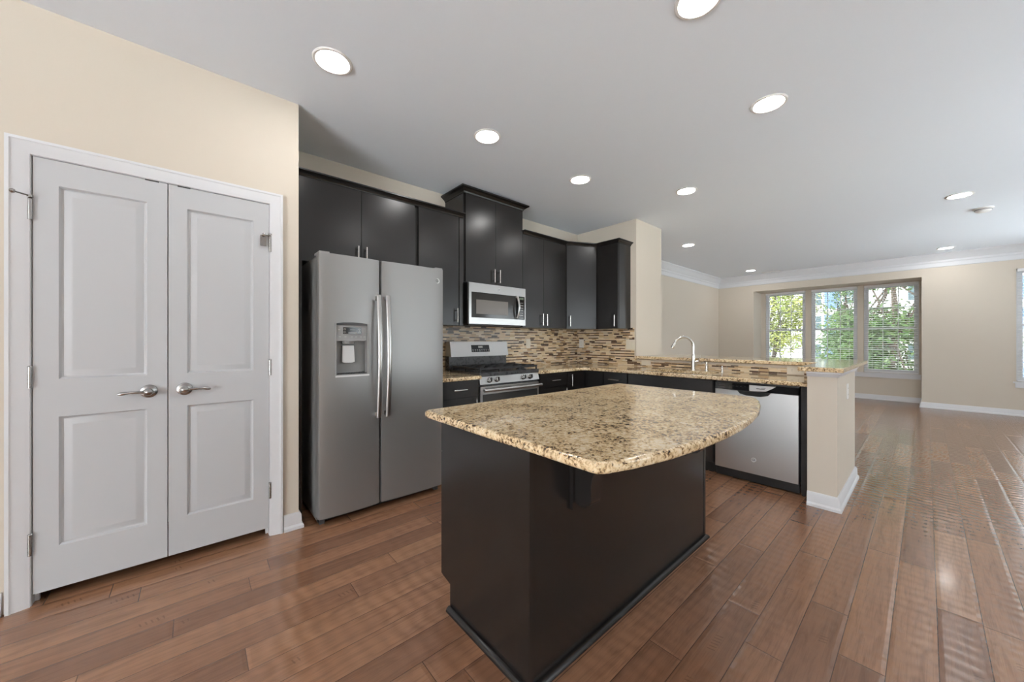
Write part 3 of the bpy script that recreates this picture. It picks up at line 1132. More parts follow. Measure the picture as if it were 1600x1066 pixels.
# ------------------------------------------------------------------ range
GX0, GX1, GY = 1.957, 2.722, 2.68
t = thing('gas_range', 'stainless gas range with black grates and four front knobs', 'range', (2.34, 3.0, 0))
part('body', B().box(GX0, GX1, GY + 0.03, 3.215, 0.03, 0.862), 'grey_enamel', t)
ct = part('cooktop', B().box(GX0, GX1, GY + 0.006, 3.20, 0.864, 0.900, 0.006), 'grey_enamel', t)
b = B().prism([(GY - 0.002, 0.792), (GY + 0.03, 0.792), (GY + 0.03, 0.862), (GY + 0.014, 0.862)], 'x', GX0, GX1, 0.002)
cpn = part('control_panel', b, 'steel', t)
for kx in (2.066, 2.154, 2.497, 2.590):
    c0 = Vector((kx, GY + 0.006, 0.828))
    dv = Vector((0, -0.975, 0.222))
    b = B().lathe([(0.026, 0), (0.026, 0.006), (0.021, 0.010), (0.020, 0.030), (0.017, 0.033), (0.001, 0.034)], c0, c0 + dv, 22)
    k_ = part('knob', b, 'dark_nickel', t)
    b = B()
    b.box(kx - 0.004, kx + 0.004, GY - 0.036, GY - 0.024, 0.818, 0.856, 0.002)
    part('knob_grip', b, 'black', k_)
dv_ = part('oven_door', B().box(GX0 + 0.004, GX1 - 0.004, GY, GY + 0.028, 0.22, 0.772, 0.004), 'steel', t)
part('door_window', B().box(GX0 + 0.03, GX1 - 0.03, GY - 0.003, GY + 0.001, 0.27, 0.700), 'grey_glass', dv_)
b = B()
b.cyl((GX0 + 0.012, GY - 0.048, 0.742), (GX1 - 0.012, GY - 0.048, 0.742), 0.0155, n=20)
b.box(GX0 + 0.03, GX0 + 0.055, GY - 0.045, GY, 0.732, 0.752, 0.004).box(GX1 - 0.055, GX1 - 0.03, GY - 0.045, GY, 0.732, 0.752, 0.004)
part('handle', b, 'steel', dv_)
part('storage_drawer', B().box(GX0 + 0.004, GX1 - 0.004, GY, GY + 0.028, 0.05, 0.212, 0.004), 'steel', t)
part('toe_base', B().box(GX0 + 0.01, GX1 - 0.01, GY + 0.06, 3.2, 0.0, 0.05), 'black', t)
# back guard
part('back_riser', B().box(GX0, GX1, 3.215, YB - 0.010, 0.05, 1.035, 0.003), 'grey_enamel', t)
b = B().prism([(3.175, 1.030), (3.205, 1.186), (YB - 0.010, 1.186), (YB - 0.010, 1.036), (3.215, 1.036), (3.215, 1.030)], 'x', GX0, GX1, 0.003)
bg_ = part('backguard', b, 'steel', t)


def on_guard(x0, x1, z0, z1, o):
    def yy(z): return 3.175 + (z - 1.030) * (0.030 / 0.156) - o
    return B().prism([(yy(z0), z0), (yy(z1), z1), (yy(z1) + 0.004, z1), (yy(z0) + 0.004, z0)], 'x', x0, x1)


dp = part('display_panel', on_guard(2.215, 2.455, 1.075, 1.150, 0.002), 'black_gloss', bg_)
b = on_guard(2.305, 2.365, 1.120, 1.140, 0.0028)
for k in range(8):
    xx = 2.228 + k * 0.029
    for z in (1.084, 1.098):
        def yy(z): return 3.175 + (z - 1.030) * (0.030 / 0.156)
        b.box(xx, xx + 0.013, yy(z) - 0.0032, yy(z) - 0.001, z, z + 0.004)
part('display_legend', b, 'legend', bg_)
# burners and grates
for bx in (2.11, 2.575):
    for by in (2.80, 3.06):
        b = B().lathe([(0.055, 0), (0.055, 0.006), (0.036, 0.010), (0.036, 0.018), (0.030, 0.021), (0.001, 0.022)], (bx, by, 0.900), (bx, by, 2), 24)
        part('burner', b, 'iron', t)
b = B()
b.rings([[(2.342 + r * math.cos(2 * PI * k / 24) * 0.75, 2.93 + r * math.sin(2 * PI * k / 24) * 1.6, z) for k in range(24)] for r, z in [(0.05, 0.9), (0.05, 0.912), (0.03, 0.918), (0.001, 0.918)]])
part('burner', b, 'iron', t)
for gx0, gx1 in ((GX0 + 0.012, 2.210), (2.214, 2.466), (2.470, GX1 - 0.012)):
    b = B()
    y0, y1 = 2.705, 3.165
    w = 0.006
    z0, z1 = 0.926, 0.942
    for yy_ in (y0, (y0 + y1) / 2, y1):
        b.box(gx0, gx1, yy_ - w, yy_ + w, z0, z1, 0.002)
    for xx in (gx0 + w, gx1 - w):
        b.box(xx - w, xx + w, y0, y1, z0, z1, 0.002)
    cx = (gx0 + gx1) / 2
    b.box(cx - w * 0.8, cx + w * 0.8, y0, y1, z0, z1, 0.002)
    for yy_ in (2.80, 3.06):
        b.box(gx0, gx1, yy_ - w * 0.8, yy_ + w * 0.8, z0, z1, 0.002)
    for xx in (gx0 + w, gx1 - w):
        for yy_ in (y0, (y0 + y1) / 2, y1):
            b.box(xx - w, xx + w, yy_ - w, yy_ + w, 0.900, z0)
    part('grate', b, 'iron', t)

# ------------------------------------------------------------------ base cabinets
YC = 2.68
ZT = CT - 0.034       # underside of the granite
ZTK = 0.10


def basecab_y(name, label, x0, x1, fronts, group='dark base cabinets'):
    t = thing(name, label, 'cabinet', ((x0 + x1) / 2, 3.0, 0), group)
    part('carcass', B().box(x0 + 0.001, x1 - 0.001, YC + DT + 0.001, YB - 0.012, ZTK, ZT - 0.001), 'cabinet', t)
    part('toe_kick', B().box(x0 + 0.001, x1 - 0.001, YC + 0.08, YC + 0.095, 0, ZTK), 'black', t)
    for kind, a0, a1, z0, z1 in fronts:
        d = front(t, kind, a0, a1, z0, z1, YC)
        if kind == 'drawer':
            pull(d, ((a0 + a1) / 2, YC, (z0 + z1) / 2), (1, 0, 0), 0.135, (0, -1, 0))
        else:
            pull(d, (a1 - 0.04, YC, z1 - 0.085), (0, 0, 1), 0.135, (0, -1, 0))
    return t


basecab_y('base_cabinet', 'dark base cabinet with drawer between the refrigerator and the range', 1.515, 1.953,
          [('drawer', 1.520, 1.940, 0.695, ZT - 0.006), ('door', 1.520, 1.940, ZTK + 0.003, 0.692)])
basecab_y('base_cabinet', 'dark base cabinet with drawer just right of the range', 2.727, 3.180,
          [('drawer', 2.74, 3.175, 0.690, ZT - 0.006), ('door', 2.74, 3.175, ZTK + 0.003, 0.687)])
# corner cabinet
t = thing('base_cabinet', 'dark inside-corner base cabinet with a vertical bar handle', 'cabinet', (3.7, 3.0, 0), 'dark base cabinets')
XPF = 3.50
part('carcass', B().prism([(3.182, YC + DT + 0.001), (XPF + DT + 0.001, YC + DT + 0.001), (XPF + DT + 0.001, 2.425), (XK - 0.012, 2.425), (XK - 0.012, YB - 0.012), (3.182, YB - 0.012)], 'z', ZTK, ZT - 0.001), 'cabinet', t)
d = front(t, 'door', 3.184, XPF - 0.004, ZTK + 0.003, ZT - 0.006, YC)
pull(d, (3.232, YC, 0.745), (0, 0, 1), 0.135, (0, -1, 0))
part('door', B().box(XPF, XPF + DT, 2.428, YC - 0.003, ZTK + 0.003, ZT - 0.006, 0.002), 'cabinet', t)
part('toe_kick', B().prism([(3.182, YC + 0.08), (XPF + 0.08, YC + 0.08), (XPF + 0.08, 2.425), (XPF + 0.095, 2.425), (XPF + 0.095, YC + 0.095), (3.182, YC + 0.095)], 'z', 0, ZTK), 'black', t)


def basecab_x(label, y0, y1, fronts, tops=True):
    t = thing('base_cabinet', label, 'cabinet', (3.8, (y0 + y1) / 2, 0), 'dark base cabinets')
    b = B()
    if tops:
        b.box(XPF + DT + 0.001, XK - 0.012, y0 + 0.001, y1 - 0.001, ZTK, ZT - 0.001)
    else:
        for (a0, a1) in ((y0 + 0.001, y0 + 0.02), (y1 - 0.02, y1 - 0.001)):
            b.box(XPF + DT + 0.001, XK - 0.012, a0, a1, ZTK, ZT - 0.001)
        b.box(XPF + DT + 0.001, XK - 0.012, y0 + 0.02, y1 - 0.02, ZTK, ZTK + 0.02)
        b.box(XK - 0.03, XK - 0.012, y0 + 0.02, y1 - 0.02, ZTK + 0.02, ZT - 0.001)
        b.box(XPF + DT + 0.001, XPF + DT + 0.018, y0 + 0.02, y1 - 0.02, ZTK + 0.02, ZT - 0.001)
    part('carcass', b, 'cabinet', t)
    part('toe_kick', B().box(XPF + 0.08, XPF + 0.095, y0 + 0.001, y1 - 0.001, 0, ZTK), 'black', t)
    for kind, a0, a1, z0, z1, hd in fronts:
        d = part(kind, B().box(XPF, XPF + DT, a0 + 0.0015, a1 - 0.0015, z0, z1, 0.002), 'cabinet', t)
        if hd == 'h':
            pull(d, (XPF, (a0 + a1) / 2, (z0 + z1) / 2), (0, 1, 0), 0.135, (-1, 0, 0))
        elif hd:
            pull(d, (XPF, hd, z1 - 0.085), (0, 0, 1), 0.135, (-1, 0, 0))
    return t


basecab_x('narrow dark drawer base cabinet on the peninsula beside the corner', 2.113, 2.424,
          [('drawer', 2.120, 2.418, 0.690, ZT - 0.006, 'h'), ('door', 2.120, 2.418, ZTK + 0.003, 0.687, 2.16)])
basecab_x('wide dark sink base cabinet with plain false front below the faucet', 1.258, 2.112,
          [('false_front', 1.262, 2.108, 0.690, ZT - 0.006, None), ('door', 1.262, 1.685, ZTK + 0.003, 0.687, 1.65), ('door', 1.685, 2.108, ZTK + 0.003, 0.687, 1.72)], tops=False)
t = thing('end_panel', 'narrow dark filler panel between the dishwasher and the cream half wall', 'cabinet panel', (3.8, 0.6, 0))
part('panel', B().box(XPF - 0.004, XPF + 0.02, 0.578, 0.632, 0.03, ZT - 0.001, 0.002), 'cabinet', t)
part('side', B().box(XPF + 0.02, XK - 0.012, 0.610, 0.630, 0.0, ZT - 0.001), 'cabinet', t)
part('foot', B().box(XPF + 0.05, XPF + 0.07, 0.578, 0.608, 0.0, 0.03), 'black', t)

# ------------------------------------------------------------------ dishwasher
WY0, WY1 = 0.648, 1.240
t = thing('dishwasher', 'stainless dishwasher with black control strip at the peninsula end', 'dishwasher', (3.8, 0.94, 0))
part('tub', B().box(XPF + 0.03, XK - 0.02, WY0, WY1, 0.09, 0.842), 'dark_grey', t)
b = B().box(XPF - 0.004, XPF + 0.029, WY0, WY1, 0.088, 0.772, 0.004)
dd_ = part('door', b, 'steel_wavy', t)
cx_ = (WY0 + WY1) / 2
loc = t.location
# scooped handle pocket: a lip that dips below the strip
b = B().prism([(cx_ - 0.12, 0.772), (cx_ - 0.10, 0.748), (cx_ - 0.05, 0.736), (cx_ + 0.05, 0.736), (cx_ + 0.10, 0.748), (cx_ + 0.12, 0.772)], 'x', XPF - 0.016, XPF - 0.004, 0.003)
cs = part('control_strip', B().box(XPF - 0.006, XPF + 0.029, WY0, WY1, 0.774, 0.832, 0.004), 'black_gloss', t)
part('handle_lip', b, 'black', cs)
b = B()
yl0, yl1 = 0.79, 0.975
b.prism([(yl1, 0.776), (yl1, 0.826), (yl0, 0.828), (yl0 + 0.02, 0.812), (yl0 + 0.07, 0.782)], 'x', XPF - 0.0105, XPF - 0.0065)
part('badge_plate', b, 'silver_plastic', cs, 'silver badge plate')
b = B().box(XPF - 0.0115, XPF - 0.0100, 0.865, 0.925, 0.798, 0.803).box(XPF - 0.0115, XPF - 0.0100, 0.86, 0.89, 0.806, 0.809)
part('badge_text', b, 'dark_grey', cs)
b = B()
for k in range(3):
    b.box(XPF - 0.0075, XPF - 0.0055, 1.16, 1.225, 0.788 + k * 0.013, 0.792 + k * 0.013)
for k in range(5):
    b.box(XPF - 0.0075, XPF - 0.0055, 1.00 + k * 0.03, 1.015 + k * 0.03, 0.806, 0.809)
part('vent_slot', b, 'dark_grey', cs)
badge(dd_, (XPF - 0.004, 0.945, 0.205), (-1, 0, 0), 0.019, 'silver_plastic')
part('toe_panel', B().box(XPF + 0.035, XPF + 0.05, WY0, WY1, 0.008, 0.086), 'black', t)
for yy_ in (WY0 + 0.04, WY1 - 0.04):
    part('foot', B().cyl((XPF + 0.08, yy_, 0), (XPF + 0.08, yy_, 0.09), 0.014), 'grey_plastic', t)

# ------------------------------------------------------------------ granite worktops
GE_ = CT - 0.033
o = obj('countertop', B().prism([(1.512, 2.652), (1.954, 2.652), (1.954, YB - 0.009), (1.512, YB - 0.009)], 'z', GE_, CT, 0.007, 3), 'granite')
tag(o, 'short granite countertop between the refrigerator and the range', 'countertop', 'granite countertops')
XC = 3.475
rc = 0.10
poly = [(2.725, 2.652), (XC - rc, 2.652)] + arc(XC - rc, 2.652 - rc, rc, PI / 2, 0, 8)[1:] + [(XC, 0.577), (XK - 0.009, 0.577), (XK - 0.009, YB - 0.009), (2.725, YB - 0.009)]
o = obj('countertop', B().prism(poly, 'z', GE_, CT, 0.007, 3), 'granite')
cut(o, B().box(3.565, 3.945, 1.33, 1.98, GE_ - 0.05, CT + 0.05, 0.03, 3))
tag(o, 'L-shaped granite countertop from the range around the corner to the half wall', 'countertop', 'granite countertops')
# sink
b = B()
sx0, sx1, sy0, sy1, sz = 3.555, 3.955, 1.32, 1.99, 0.66
th = 0.004
b.box(sx0, sx1, sy0, sy1, sz, sz + th)
b.box(sx0, sx0 + th, sy0, sy1, sz + th, GE_ - 0.001).box(sx1 - th, sx1, sy0, sy1, sz + th, GE_ - 0.001)
b.box(sx0 + th, sx1 - th, sy0, sy0 + th, sz + th, GE_ - 0.001).box(sx0 + th, sx1 - th, sy1 - th, sy1, sz + th, GE_ - 0.001)
t = thing('sink', 'stainless undermount sink let into the peninsula countertop', 'sink', (3.755, 1.655, sz))
part('basin', b, 'steel', t)
part('drain', B().lathe([(0.045, 0), (0.045, 0.003), (0.03, 0.002), (0.001, 0.001)], (3.755, 1.655, sz + th), (3.755, 1.655, 2), 24), 'chrome', t)

# faucet
fx, fy = 4.02, 1.645
t = thing('faucet', 'tall nickel gooseneck kitchen faucet behind the sink', 'faucet', (fx, fy, CT))
part('base', B().lathe([(0.026, 0), (0.026, 0.006), (0.022, 0.02), (0.021, 0.10), (0.017, 0.155), (0.0135, 0.17)], (fx, fy, CT), (fx, fy, 3), 24), 'nickel', t)
dx_, dy_ = -0.70, 0.71
pts = [(fx, fy, CT + 0.16), (fx, fy, CT + 0.22)]
R_ = 0.100
zc = CT + 0.254
for k in range(0, 15):
    a = PI - (PI - 0.38) * k / 14
    u = R_ + R_ * math.cos(a)
    pts.append((fx + dx_ * u, fy + dy_ * u, zc + R_ * math.sin(a)))
part('spout', B().tube(pts, 0.0125, 16), 'nickel', t)
e0, e1 = Vector(pts[-2]), Vector(pts[-1])
ed = (e1 - e0).normalized()
part('spray_head', B().lathe([(0.0145, 0), (0.0165, 0.02), (0.0175, 0.055), (0.015, 0.062), (0.001, 0.062)], e1, e1 + ed, 20), 'nickel', t)
h = B().cyl((fx, fy, CT + 0.09), (fx + 0.02, fy - 0.045, CT + 0.095), 0.011, n=14)
h.tube([(fx + 0.018, fy - 0.04, CT + 0.095), (fx + 0.022, fy - 0.052, CT + 0.115), (fx + 0.026, fy - 0.06, CT + 0.165)], [0.006, 0.0055, 0.004], 10)
part('handle', h, 'nickel', t)
# soap dispenser
x, y = 4.035, 1.515
t = thing('soap_dispenser', 'short nickel soap dispenser to the right of the faucet', 'soap dispenser', (x, y, CT))
part('body', B().lathe([(0.021, 0), (0.021, 0.004), (0.016, 0.01), (0.015, 0.055), (0.010, 0.06), (0.010, 0.078)], (x, y, CT), (x, y, 3), 20), 'nickel', t)
h = B().lathe([(0.014, 0), (0.014, 0.014), (0.008, 0.018), (0.001, 0.018)], (x, y, CT + 0.078), (x, y, 3), 18)
h.tube([(x, y, CT + 0.088), (x - 0.03, y + 0.012, CT + 0.092), (x - 0.06, y + 0.024, CT + 0.086)], [0.006, 0.0055, 0.0045], 10)
part('pump', h, 'nickel', t)
# air gap
x, y = 3.99, 1.352
t = thing('air_gap_cap', 'small nickel air gap cap on the counter nearest the dishwasher', 'air gap cap', (x, y, CT))
part('cap', B().lathe([(0.016, 0), (0.016, 0.004), (0.011, 0.012), (0.009, 0.05), (0.005, 0.064), (0.001, 0.066)], (x, y, CT), (x, y, 3), 20), 'nickel', t)

# bar ledge
LZ0, LZ1 = 0.974, 1.007
poly = [(4.085, 2.368), (4.085, 0.625), (3.345, 0.625), (3.345, 0.372), (4.86, 0.372), (4.86, 2.368)]
o = obj('bar_top', B().prism(poly, 'z', LZ0, LZ1, 0.006, 3), 'granite')
tag(o, 'raised L-shaped granite bar top on the half wall', 'bar top')
# white moulding under the bar top, on the return
tp = [(0.0, 0.938), (0.006, 0.938), (0.012, 0.948), (0.020, 0.960), (0.024, 0.963), (0.024, 0.9735), (0, 0.9735)]
mould('trim_5', [(3.38, 0.577), (3.38, 0.41), (4.33, 0.41), (4.33, YW - 0.01)], tp)


# ------------------------------------------------------------------ wall plates
def plate(name, label, cat, c, u, out, w, h, kind, mat='ivory', group='wall plates'):
    c, u, out = Vector(c), Vector(u), Vector(out)
    t = thing(name, label, cat, tuple(c), group)

    def slab(cu, cz, ww, hh, d0, d1, m, nm, bev=0.0):
        p0 = c + u * (cu - ww / 2) + out * d0 + Vector((0, 0, cz - hh / 2))
        p1 = c + u * (cu + ww / 2) + out * d1 + Vector((0, 0, cz + hh / 2))
        part(nm, B().box(p0.x, p1.x, p0.y, p1.y, p0.z, p1.z, bev), m, t)

    slab(0, 0, w, h, 0.0005, 0.006, mat, 'plate', 0.002)
    if kind == 'rocker':
        n = 2 if w > 0.1 else 1
        for i in range(n):
            cu = (i - (n - 1) / 2) * 0.046
            slab(cu, 0, 0.033, 0.066, 0.006, 0.009, mat, 'rocker', 0.001)
    elif kind == 'duplex':
        for s in (-1, 1):
            slab(s * 0.024 if w > h else 0, 0 if w > h else s * 0.024, 0.03, 0.03, 0.006, 0.008, mat, 'socket', 0.001)
            for q in (-1, 1):
                slab((s * 0.024 if w > h else q * 0.006), (q * 0.006 if w > h else s * 0.024), 0.007 if w > h else 0.0025, 0.0025 if w > h else 0.007, 0.008, 0.0085, 'black', 'slot')
    return t


plate('wall_plate', 'small cream switch plate on the mosaic tile right of the range', 'switch plate', (3.147, YB - 0.008, 1.158), (1, 0, 0), (0, -1, 0), 0.072, 0.115, 'rocker')
plate('wall_plate', 'small white outlet plate on the tile just right of the inside corner', 'outlet', (XK - 0.008, 3.215, 1.155), (0, -1, 0), (-1, 0, 0), 0.075, 0.118, 'duplex', 'white_plastic')
plate('wall_plate', 'wide cream double switch plate at the end of the mosaic tile', 'switch plate', (XK - 0.008, 2.447, 1.147), (0, -1, 0), (-1, 0, 0), 0.125, 0.125, 'rocker')
plate('wall_plate', 'cream horizontal plate under the bar top left of the faucet', 'outlet', (XK - 0.008, 2.238, 0.930), (0, -1, 0), (-1, 0, 0), 0.118, 0.066, 'blank')
plate('wall_plate', 'cream horizontal outlet under the bar top above the dishwasher', 'outlet', (XK - 0.008, 0.785, 0.927), (0, -1, 0), (-1, 0, 0), 0.125, 0.078, 'duplex')
plate('wall_plate', 'cream outlet plate on the end of the half wall', 'outlet', (3.86, 0.41, 0.80), (1, 0, 0), (0, -1, 0), 0.075, 0.118, 'duplex', 'white_plastic')

# ------------------------------------------------------------------ island
IX0, IX1, IY0, IY1 = 0.855, 2.335, 0.887, 1.478
t = thing('kitchen_island', 'dark wood kitchen island base with corbels on its plain back', 'island', (1.6, 1.18, 0))
part('carcass', B().box(IX0 + 0.021, IX1 - 0.021, IY0 + 0.021, IY1 - 0.022, 0.10, GE_ - 0.001), 'cabinet', t)
for x0, x1 in ((IX0, IX0 + 0.02), (IX1 - 0.02, IX1)):
    poly = [(IY0 + 0.022, 0), (1.398, 0), (1.398, 0.112), (IY1 - 0.012, 0.125), (IY1 - 0.012, GE_ - 0.001), (IY0 + 0.022, GE_ - 0.001)]
    part('side_panel', B().prism(poly, 'x', x0, x1, 0.0015, 1), 'cabinet', t)
part('back_panel', B().box(IX0 + 0.002, IX1 - 0.002, IY0, IY0 + 0.02, 0, GE_ - 0.001, 0.0015), 'cabinet', t)
for x0 in (IX0 - 0.003, IX1 - 0.017):
    part('corner_trim', B().box(x0, x0 + 0.02, IY0 - 0.003, IY0 + 0.03, 0.0, GE_ - 0.001, 0.003), 'cabinet', t)
part('toe_kick', B().box(IX0 + 0.021, IX1 - 0.021, 1.383, 1.397, 0, 0.10), 'black', t)
for k in range(2):
    w = (IX1 - IX0) / 2
    x0 = IX0 + k * w
    d = part('drawer', B().box(x0 + 0.003, x0 + w - 0.003, IY1 - 0.020, IY1, 0.69, GE_ - 0.008, 0.002), 'cabinet', t)
    pull(d, (x0 + w / 2, IY1, 0.765), (1, 0, 0), 0.135, (0, 1, 0))
    for q in range(2):
        a = x0 + q * w / 2
        d = part('door', B().box(a + 0.003, a + w / 2 - 0.003, IY1 - 0.020, IY1, 0.125, 0.686, 0.002), 'cabinet', t)
        pull(d, (a + (w / 2 - 0.045 if q == 0 else 0.045), IY1, 0.60), (0, 0, 1), 0.135, (0, 1, 0))
SM = [(0, 0), (0.018, 0), (0.018, 0.006), (0.014, 0.014), (0.006, 0.019), (0, 0.020)]
part('shoe_molding', B().moulding([(IX0 - 0.003, 1.398), (IX0 - 0.003, IY0 - 0.003), (IX1 + 0.003, IY0 - 0.003), (IX1 + 0.003, 1.398)], SM), 'cabinet', t)


def corbel(x):
    b = B().box(x - 0.045, x + 0.045, IY0 - 0.015, IY0 - 0.001, 0.562, GE_ - 0.001, 0.002)
    c = part('corbel', b, 'cabinet', t)
    y0 = IY0 - 0.015
    pr = [(y0, GE_ - 0.002), (y0, 0.590), (y0 - 0.012, 0.583), (y0 - 0.03, 0.580), (y0 - 0.052, 0.586), (y0 - 0.068, 0.600), (y0 - 0.075, 0.620),
          (y0 - 0.075, 0.668), (y0 - 0.080, 0.70), (y0 - 0.093, 0.728), (y0 - 0.115, 0.752), (y0 - 0.145, 0.770), (y0 - 0.178, 0.779),
          (y0 - 0.20, 0.784), (y0 - 0.222, 0.795), (y0 - 0.236, 0.812), (y0 - 0.24, 0.83), (y0 - 0.24, GE_ - 0.002)]
    part('bracket', B().prism(pr, 'x', x - 0.033, x + 0.033, 0.002, 1), 'cabinet', c)


corbel(1.11)
corbel(2.085)
# granite top with the bowed seating side
front_c = [(0.785, 0.585), (0.79, 0.565), (0.812, 0.548), (0.90, 0.520), (1.05, 0.490), (1.24, 0.471), (1.42, 0.464), (1.58, 0.466), (1.76, 0.480), (1.96, 0.507),
           (2.12, 0.541), (2.26, 0.583), (2.34, 0.617), (2.372, 0.640), (2.388, 0.675)]
poly = front_c + [(2.390, 1.49), (2.384, 1.513), (2.364, 1.520), (0.815, 1.520), (0.795, 1.514), (0.787, 1.496)]
o = obj('countertop', B().prism(poly, 'z', GE_, CT, 0.011, 4), 'granite')
tag(o, 'large polished granite island top with a bowed front edge', 'countertop', 'granite countertops')

# dried flakes on the floor past the half wall
random.seed(5)
b = B()
for cx, cy, n, s in ((3.95, 0.15, 7, 0.05), (4.1, 0.06, 4, 0.04), (3.98, 0.18, 5, 0.03), (3.97, 0.02, 3, 0.02), (4.22, -0.08, 3, 0.03)):
    for k in range(n):
        x = cx + random.uniform(-s, s)
        y = cy + random.uniform(-s, s)
        r = random.uniform(0.004, 0.011)
        m = 7
        ring = [(x + r * random.uniform(0.5, 1.2) * math.cos(2 * PI * q / m), y + r * random.uniform(0.4, 0.9) * math.sin(2 * PI * q / m)) for q in range(m)]
        b.prism(ring, 'z', 0.0002, 0.0012)
o = obj('dirt_flakes', b, 'stain', smooth=False)
tag(o, 'dark dried flakes on the floorboards past the half wall', 'dirt')
o['kind'] = 'stuff'


# ------------------------------------------------------------------ windows and blinds
def window(name, x, y0, y1, z0, z1):
    """double-hung window facing the room at -x; glass in the wall thickness"""
    r = struct_root(name, (x, (y0 + y1) / 2, z0))
    b = B()
    f = 0.028
    xa, xb_ = x + 0.035, x + 0.10
    b.box(xa, xb_, y0 + 0.001, y0 + f, z0 + 0.001, z1 - 0.001).box(xa, xb_, y1 - f, y1 - 0.001, z0 + 0.001, z1 - 0.001)
    b.box(xa, xb_, y0 + f, y1 - f, z0 + 0.001, z0 + f).box(xa, xb_, y0 + f, y1 - f, z1 - f, z1 - 0.001)
    part('frame', b, 'white_trim', r)
    zm = (z0 + z1) / 2 + 0.005
    for nm, a0, a1, xs in (('lower_sash', z0 + f, zm + 0.02, xa + 0.004), ('upper_sash', zm - 0.02, z1 - f, xa + 0.034)):
        b = B()
        s = 0.036
        ya, yb = y0 + f + 0.001, y1 - f - 0.001
        b.box(xs, xs + 0.028, ya, ya + s, a0, a1, 0.002).box(xs, xs + 0.028, yb - s, yb, a0, a1, 0.002)
        b.box(xs, xs + 0.028, ya + s, yb - s, a0, a0 + s, 0.002).box(xs, xs + 0.028, ya + s, yb - s, a1 - s, a1, 0.002)
        sh = part(nm, b, 'white_trim', r)
        b = B()
        for k in (1, 2):
            yy = ya + s + (yb - ya - 2 * s) * k / 3
            b.box(xs + 0.008, xs + 0.020, yy - 0.006, yy + 0.006, a0 + s, a1 - s)
        zz = (a0 + a1) / 2
        b.box(xs + 0.008, xs + 0.020, ya + s, yb - s, zz - 0.006, zz + 0.006)
        part('muntin', b, 'white_trim', sh)
        part('pane', B().box(xs + 0.012, xs + 0.016, ya + s, yb - s, a0 + s, a1 - s), 'glass', sh, smooth=False)
    return r


def sill(n, x, y0, y1, z):
    b = B()
    b.box(x - 0.035, x + 0.034, y0 - 0.03, y1 + 0.03, z - 0.022, z - 0.001, 0.004)
    b.box(x - 0.014, x - 0.001, y0 - 0.01, y1 + 0.01, z - 0.095, z - 0.023, 0.003)
    return struct('trim_%d' % n, b, 'white_trim')


def blind(label, x, y0, y1, z0, z1, tilt):
    t = thing('window_blind', label, 'window blind', (x, (y0 + y1) / 2, z1), 'white window blinds')
    part('headrail', B().box(x - 0.028, x + 0.028, y0 + 0.004, y1 - 0.004, z1 - 0.045, z1 - 0.002, 0.003), 'slat', t)
    b = B()
    w = 0.024
    z = z1 - 0.075
    while z > z0 + 0.04:
        dz = math.sin(tilt) * w
        dx = math.cos(tilt) * w
        y_a, y_b = y0 + 0.008, y1 - 0.008
        p = [(x - dx, z - dz), (x, z + 0.003), (x + dx, z + dz), (x + dx, z + dz + 0.0025), (x, z + 0.0055), (x - dx, z - dz + 0.0025)]
        b.prism(p, 'y', y_a, y_b)
        z -= 0.043
    part('slats', b, 'slat', t, smooth=False)
    part('bottom_rail', B().box(x - 0.024, x + 0.024, y0 + 0.008, y1 - 0.008, z0 + 0.006, z0 + 0.026, 0.003), 'slat', t)
    b = B()
    for yy in (y0 + 0.12, y1 - 0.12):
        for xx in (x - 0.027, x + 0.027):
            b.cyl((xx, yy, z0 + 0.02), (xx, yy, z1 - 0.04), 0.0012, n=6)
    part('ladder_cord', b, 'slat', t)
    part('tilt_wand', B().cyl((x - 0.034, y1 - 0.07, z1 - 0.75), (x - 0.034, y1 - 0.07, z1 - 0.04), 0.004, n=8), 'slat', t)
    return t


blabs = ['white open-slat blind on the leftmost bay window', 'white open-slat blind on the middle bay window', 'white tilted-slat blind on the rightmost bay window']
for i, (a, c) in enumerate(WY):
    window('window_%d' % (i + 1), XB, a, c, WZ0, WZ1)
    blind(blabs[i], XB - 0.001 + 0.0, a + 0.004, c - 0.004, WZ0 + 0.002, WZ1, 0.0 if i < 2 else 0.16)
b = B()
b.box(XB - 0.035, XB + 0.034, BY0 + 0.002, BY1 - 0.002, WZ0 - 0.022, WZ0 - 0.001, 0.004)
b.box(XB - 0.014, XB - 0.001, BY0 + 0.01, BY1 - 0.01, WZ0 - 0.095, WZ0 - 0.023, 0.003)
struct('trim_6', b, 'white_trim')
window('window_4', XF, W4[0], W4[1], WZ0, WZ1 + 0.01)
blind('white blind on the window at the right edge beyond the blank wall', XF - 0.001, W4[0] + 0.004, W4[1] - 0.004, WZ0 + 0.002, WZ1 + 0.01, 0.10)
sill(7, XF, W4[0], W4[1], WZ0)


# glazed opening behind the camera (source of the kitchen daylight)
def glazed(name, axis, c, a0, a1, z0, z1, n):
    r = struct_root(name, (c if axis == 'x' else (a0 + a1) / 2, (a0 + a1) / 2 if axis == 'x' else c, z0))
    b = B()
    f = 0.06

    def bx(p0, p1, q0, q1):
        if axis == 'x': b.box(c - 0.09, c - 0.03, p0, p1, q0, q1)
        else: b.box(p0, p1, c - 0.09, c - 0.03, q0, q1)
    bx(a0, a1, z0, z0 + f)
    bx(a0, a1, z1 - f, z1)
    for k in range(n + 1):
        p = a0 + (a1 - a0 - f) * k / n
        bx(p, p + f, z0 + f, z1 - f)
    part('frame', b, 'white_trim', r)
    if axis == 'y':
        part('pane', B().box(a0 + f, a1 - f, c - 0.064, c - 0.06, z0 + f, z1 - f), 'glass', r, smooth=False)


